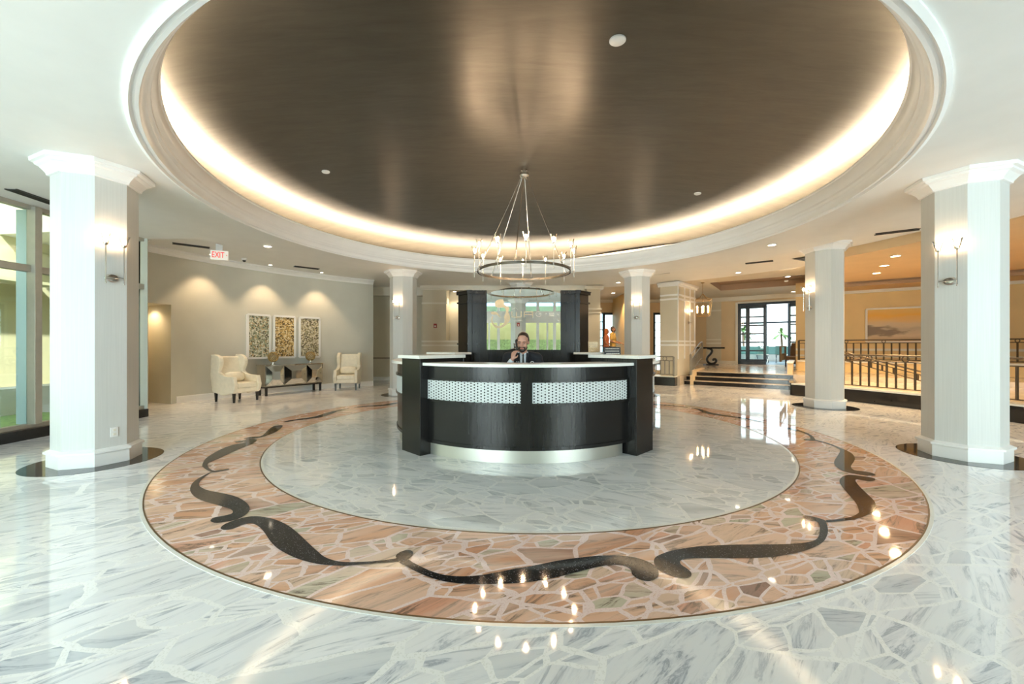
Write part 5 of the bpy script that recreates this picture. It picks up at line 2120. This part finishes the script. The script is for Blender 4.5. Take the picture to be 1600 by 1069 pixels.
def face_parts(H, sc, parent, lipmat='lips', brow='hair_brown'):
    g = lambda x, y, z: H @ Vector((x * sc, y * sc, z * sc))
    R3 = H.to_3x3().to_4x4()
    for s in (-1, 1):
        e = MB().ball(g(s * 0.030, -0.0735, 0.000), 0.0085 * sc, 8).build('eye', 'eye_white', parent, smooth=True)
        MB().ball(g(s * 0.030, -0.0800, -0.001), 0.0048 * sc, 6).build('iris', 'black_plastic', e, smooth=True)
        MB().tube([g(s * 0.014, -0.086, 0.024), g(s * 0.032, -0.085, 0.030), g(s * 0.052, -0.074, 0.024)], 0.0042 * sc, 6).build('eyebrow', brow, parent, smooth=True)
    MB().ball(g(0, -0.090, -0.064), 1, 6, (0.024 * sc, 0.008 * sc, 0.0075 * sc), R3).build('mouth', lipmat, parent, smooth=True)


def rotM(loc, yaw, pitch=0, roll=0):
    return Matrix.Translation(loc) @ Matrix.Rotation(yaw, 4, 'Z') @ Matrix.Rotation(roll, 4, 'Y') @ Matrix.Rotation(pitch, 4, 'X')


# --- the receptionist
per = thing('person', 'person in black suit and tie seated at the desk, holding a telephone', 'person')
H = rotM((0.145, 5.30, 1.405), R(-10), R(16), R(3))
NB = (0.15, 5.37, 1.23)
SR, SL = Vector((-0.055, 5.42, 1.195)), Vector((0.345, 5.42, 1.185))
ER, EL = Vector((-0.125, 5.27, 0.975)), Vector((0.43, 5.30, 0.93))
WRt, WL = Vector((0.005, 5.175, 1.175)), Vector((0.30, 5.16, 0.83))
PEL = Vector((0.145, 5.46, 0.80))
arms = [('c', SR, ER, 0.050, 0.042), ('c', ER, WRt, 0.042, 0.028), ('c', SL, EL, 0.050, 0.042), ('c', EL, WL, 0.042, 0.028)]
torso = [('e', (0.145, 5.43, 1.08), (0.185, 0.115, 0.17), Matrix()), ('e', (0.145, 5.44, 0.93), (0.17, 0.13, 0.16), Matrix()), ('e', PEL, (0.18, 0.14, 0.11), Matrix()),
         ('c', SR, SL, 0.062, 0.062), ('c', (0.15, 5.39, 1.18), (0.147, 5.345, 1.33), 0.060, 0.056)]
legs = []
for s in (-1, 1):
    hip = Vector((0.145 + s * 0.10, 5.42, 0.80))
    kn = Vector((0.145 + s * 0.13, 5.10, 0.62))
    an = Vector((0.145 + s * 0.12, 5.32, 0.24))
    legs.append((hip, kn, an))
leg_items = []
for hip, kn, an in legs:
    leg_items += [('c', hip, kn, 0.085, 0.055), ('c', kn, an, 0.055, 0.038), ('c', an, an + Vector((0, -0.16, -0.05)), 0.036, 0.03)]
hd = hand_items(WRt, (0.22, -0.10, 1.0), (-0.7, -0.72, 0.05), 1, 0.75)
hl = hand_items(WL, (-0.3, -1, -0.2), (0, 0, 1), -1, 0.3)
body = skinned('body', head_items(H, 1.0) + torso + arms + leg_items + hd + hl, 'skin', per, 0.0065, 4)
face_parts(H, 1.0, body)
R3 = H.to_3x3().to_4x4()
hg = lambda x, y, z: H @ Vector((x, y, z))
hair = skinned('hair', [('e', hg(0, 0.030, 0.052), (0.079, 0.088, 0.080), R3), ('e', hg(0, 0.060, 0.0), (0.074, 0.058, 0.080), R3), ('e', hg(0.066, 0.035, 0.02), (0.018, 0.05, 0.05), R3), ('e', hg(-0.066, 0.035, 0.02), (0.018, 0.05, 0.05), R3), ('e', hg(0.0, 0.085, -0.075), (0.05, 0.03, 0.05), R3)], 'hair_brown', body, 0.007, 3)
beard = skinned('beard', [('e', hg(0, -0.055, -0.098), (0.040, 0.034, 0.030), R3), ('c', hg(-0.028, -0.080, -0.050), hg(0.028, -0.080, -0.050), 0.009, 0.009), ('c', hg(-0.036, -0.070, -0.056), hg(-0.034, -0.062, -0.096), 0.011, 0.013), ('c', hg(0.036, -0.070, -0.056), hg(0.034, -0.062, -0.096), 0.011, 0.013), ('c', hg(-0.058, -0.022, -0.070), hg(-0.034, -0.058, -0.098), 0.013, 0.014), ('c', hg(0.058, -0.022, -0.070), hg(0.034, -0.058, -0.098), 0.013, 0.014)], 'hair_brown', body, 0.006, 2)
jk = [('e', (0.145, 5.435, 1.08), (0.215, 0.135, 0.18), Matrix()), ('e', (0.145, 5.445, 0.93), (0.20, 0.15, 0.17), Matrix()), ('e', (0.145, 5.46, 0.82), (0.205, 0.155, 0.10), Matrix()),
      ('c', SR, (0.06, 5.41, 1.235), 0.078, 0.055), ('c', SL, (0.24, 5.41, 1.23), 0.078, 0.055), ('c', SR, ER, 0.072, 0.058), ('c', ER, ER.lerp(WRt, 0.45), 0.058, 0.050), ('c', SL, EL, 0.072, 0.058), ('c', EL, EL.lerp(WL, 0.85), 0.058, 0.044)]
skinned('suit_jacket', jk, 'suit_black', per, 0.009, 5)
skinned('shirt_cuff', [('c', ER.lerp(WRt, 0.42), ER.lerp(WRt, 0.90), 0.046, 0.036)], 'shirt_white', per, 0.007, 3)
# shirt front, collar, tie
b = MB()
vsx = [(0.105, 5.318, 1.262), (0.19, 5.318, 1.262), (0.185, 5.285, 1.12), (0.155, 5.283, 0.99), (0.145, 5.283, 0.99), (0.11, 5.285, 1.12)]
b.add([(x, y, z) for x, y, z in vsx] + [(x, y + 0.09, z) for x, y, z in vsx], [(0, 1, 2, 3, 4, 5), (11, 10, 9, 8, 7, 6)] + [(i, 6 + i, 6 + (i + 1) % 6, (i + 1) % 6) for i in range(6)])
b.build('shirt_front', 'shirt_white', per)
skinned('shirt_collar', [('c', (0.09, 5.36, 1.262), (0.13, 5.305, 1.238), 0.016, 0.014), ('c', (0.205, 5.36, 1.262), (0.167, 5.305, 1.238), 0.016, 0.014), ('c', (0.09, 5.36, 1.262), (0.12, 5.42, 1.29), 0.016, 0.014), ('c', (0.205, 5.36, 1.262), (0.18, 5.42, 1.29), 0.016, 0.014)], 'shirt_white', per, 0.007, 2)
b = MB()
tv = [(0.136, 5.296, 1.243), (0.162, 5.296, 1.243), (0.158, 5.288, 1.215), (0.170, 5.268, 1.03), (0.149, 5.268, 0.99), (0.128, 5.268, 1.03), (0.140, 5.288, 1.215)]
b.add(tv + [(x, y + 0.012, z) for x, y, z in tv], [tuple(range(7)), tuple(range(13, 6, -1))] + [(i, 7 + i, 7 + (i + 1) % 7, (i + 1) % 7) for i in range(7)])
b.build('necktie', 'tie_brown', per)
for s in (-1, 1):
    b = MB()
    cx_ = 0.148
    lv = [(cx_ + s * 0.045, 5.30, 1.265), (cx_ + s * 0.085, 5.315, 1.25), (cx_ + s * 0.078, 5.272, 1.14), (cx_ + s * 0.020, 5.266, 0.99), (cx_ + s * 0.012, 5.270, 1.02), (cx_ + s * 0.040, 5.276, 1.14)]
    b.add(lv + [(x, y + 0.014, z) for x, y, z in lv], [tuple(range(6)), tuple(range(11, 5, -1))] + [(i, 6 + i, 6 + (i + 1) % 6, (i + 1) % 6) for i in range(6)])
    b.build('lapel', 'suit_black', per)
b = MB()
b.tube([(0.268 + 0.020 * math.cos(a_), 5.288 + 0.008 * math.cos(a_) , 1.132 + 0.013 * math.sin(a_)) for a_ in [2 * PI * j / 16 for j in range(16)]], 0.006, 6, closed=True)
b.build('name_badge', 'white_plastic', per, smooth=True)
b = MB()
b.box(0.055, 0.095, 5.288, 5.296, 1.135, 1.147)
b.build('pocket_badge', 'white_plastic', per)
tr_i = []
for hip, kn, an in legs:
    tr_i += [('c', hip, kn, 0.098, 0.070), ('c', kn, an + Vector((0, 0, 0.03)), 0.068, 0.052)]
tr_i.append(('e', PEL, (0.195, 0.155, 0.10), Matrix()))
skinned('trousers', tr_i, 'suit_black', per, 0.010, 4)
for hip, kn, an in legs:
    skinned('shoe', [('c', an + Vector((0, 0.03, -0.055)), an + Vector((0, -0.17, -0.065)), 0.044, 0.036)], 'dark_shoe', per, 0.009, 3)
# handset in the hand
t = thing('telephone_handset', 'black telephone handset held to the ear of the seated person', 'telephone')
q = skinned('handset', [('c', (0.053, 5.225, 1.425), (0.060, 5.19, 1.32), 0.013, 0.012), ('c', (0.058, 5.235, 1.425), (0.064, 5.245, 1.425), 0.018, 0.016), ('c', (0.066, 5.20, 1.315), (0.074, 5.205, 1.315), 0.016, 0.014)], 'black_plastic', t, 0.006, 2)
# swivel stool
t = thing('desk_stool', 'black swivel stool under the seated person, hidden by the desk', 'stool', (0.145, 5.5, 0))
MB().lathe([(0.19, 0.62), (0.21, 0.64), (0.21, 0.68), (0.19, 0.70)], 24).build('seat', 'black_plastic', t, smooth=True)
MB().lathe([(0.03, 0.05), (0.03, 0.62)], 12).lathe([(0.22, 0.0), (0.22, 0.02), (0.04, 0.06)], 24).build('pedestal', 'chrome', t, smooth=True)
MB().tube([(0.17 * math.cos(a_), 0.17 * math.sin(a_), 0.18) for a_ in [2 * PI * j / 24 for j in range(24)]], 0.010, 6, closed=True).tube([(-0.17, 0, 0.18), (0.17, 0, 0.18)], 0.008, 6).build('foot_ring', 'chrome', t, smooth=True)


def stander(label, x, y, z, h, yaw, skin, hairm, topm, legm, female):
    t = thing('person', label, 'person', (x, y, z), yaw)
    k = h / 1.75
    V = lambda a, b_, c_: Vector((a * k, b_ * k, c_ * k))
    Hh = rotM(V(0, -0.02, 1.63), 0, R(4), 0)
    shw = 0.165 if female else 0.20
    SRr, SLl = V(-shw, 0, 1.42), V(shw, 0, 1.42)
    if female:
        a_ = [(SRr, V(-0.25, 0.02, 1.12), V(-0.20, -0.16, 0.96)), (SLl, V(0.25, 0.0, 1.12), V(0.20, -0.20, 1.02))]
    else:
        a_ = [(SRr, V(-0.27, -0.02, 1.12), V(-0.20, -0.24, 1.06)), (SLl, V(0.27, -0.05, 1.13), V(0.16, -0.30, 1.06))]
    items = head_items(Hh, k)
    items += [('c', V(0, 0.01, 1.40), V(0, -0.005, 1.56), 0.055 * k, 0.05 * k), ('c', SRr, SLl, 0.06 * k, 0.06 * k),
              ('e', V(0, 0, 1.28), (0.165 * k, 0.115 * k, 0.18 * k), Matrix()), ('e', V(0, 0, 1.08), (0.14 * k, 0.11 * k, 0.17 * k), Matrix()), ('e', V(0, 0.01, 0.93), (0.165 * k, 0.125 * k, 0.12 * k), Matrix())]
    for n_, (s0, e0, w0) in enumerate(a_):
        items += [('c', s0, e0, 0.048 * k, 0.038 * k), ('c', e0, w0, 0.038 * k, 0.026 * k)]
        items += hand_items(w0, (w0 - e0), (0, 0, 1), 1 if n_ == 0 else -1, 0.5)
    for s in (-1, 1):
        items += [('c', V(s * 0.09, 0.01, 0.90), V(s * 0.10, -0.01, 0.50), 0.085 * k, 0.055 * k), ('c', V(s * 0.10, -0.01, 0.50), V(s * 0.10, 0.02, 0.09), 0.055 * k, 0.036 * k), ('c', V(s * 0.10, 0.03, 0.05), V(s * 0.11, -0.14, 0.035), 0.036 * k, 0.028 * k)]
    bd = skinned('body', items, skin, t, 0.010, 4)
    face_parts(Hh, k, bd, 'lips', hairm)
    hg_ = lambda a, b_, c_: Hh @ Vector((a * k, b_ * k, c_ * k))
    hi = [('e', hg_(0, 0.03, 0.05), (0.084 * k, 0.092 * k, 0.085 * k), Matrix()), ('e', hg_(0, 0.05, -0.01), (0.082 * k, 0.065 * k, 0.09 * k), Matrix())]
    if female:
        hi += [('e', hg_(0, 0.055, -0.10), (0.10 * k, 0.06 * k, 0.12 * k), Matrix()), ('e', hg_(0.07, 0.0, -0.07), (0.03 * k, 0.05 * k, 0.11 * k), Matrix()), ('e', hg_(-0.07, 0.0, -0.07), (0.03 * k, 0.05 * k, 0.11 * k), Matrix())]
    skinned('hair', hi, hairm, bd, 0.009, 3)
    tp = [('c', SRr, SLl, 0.075 * k, 0.075 * k), ('e', V(0, 0, 1.28), (0.185 * k, 0.135 * k, 0.20 * k), Matrix()), ('e', V(0, 0, 1.08), (0.165 * k, 0.13 * k, 0.19 * k), Matrix()), ('e', V(0, 0, 0.94), (0.18 * k, 0.14 * k, 0.10 * k), Matrix())]
    for s0, e0, w0 in a_:
        tp.append(('c', s0, s0.lerp(e0, 0.65), 0.066 * k, 0.060 * k))
    skinned('shirt', tp, topm, t, 0.011, 4)
    tl = [('e', V(0, 0.01, 0.88), (0.178 * k, 0.138 * k, 0.12 * k), Matrix())]
    for s in (-1, 1):
        tl += [('c', V(s * 0.09, 0.01, 0.86), V(s * 0.10, -0.01, 0.50), 0.095 * k, 0.068 * k), ('c', V(s * 0.10, -0.01, 0.50), V(s * 0.10, 0.02, 0.10), 0.066 * k, 0.052 * k)]
    skinned('trousers', tl, legm, t, 0.011, 4)
    for s in (-1, 1):
        skinned('shoe', [('c', V(s * 0.10, 0.04, 0.045), V(s * 0.11, -0.15, 0.04), 0.043 * k, 0.036 * k)], 'dark_shoe', t, 0.009, 3)
    return t


stander('person with long orange-red hair and a patterned coral top by the terrace window', wx(947.5, 17.0), 17.0, ZP, 1.66, R(70), 'skin_tan', 'hair_red', 'floral_top', 'trousers_grey', True)
stander('person in a yellow polo shirt with short grey hair by the terrace window', wx(957.5, 16.4), 16.4, ZP, 1.72, R(60), 'skin_tan', 'hair_grey', 'polo_yellow', 'trousers_grey', False)
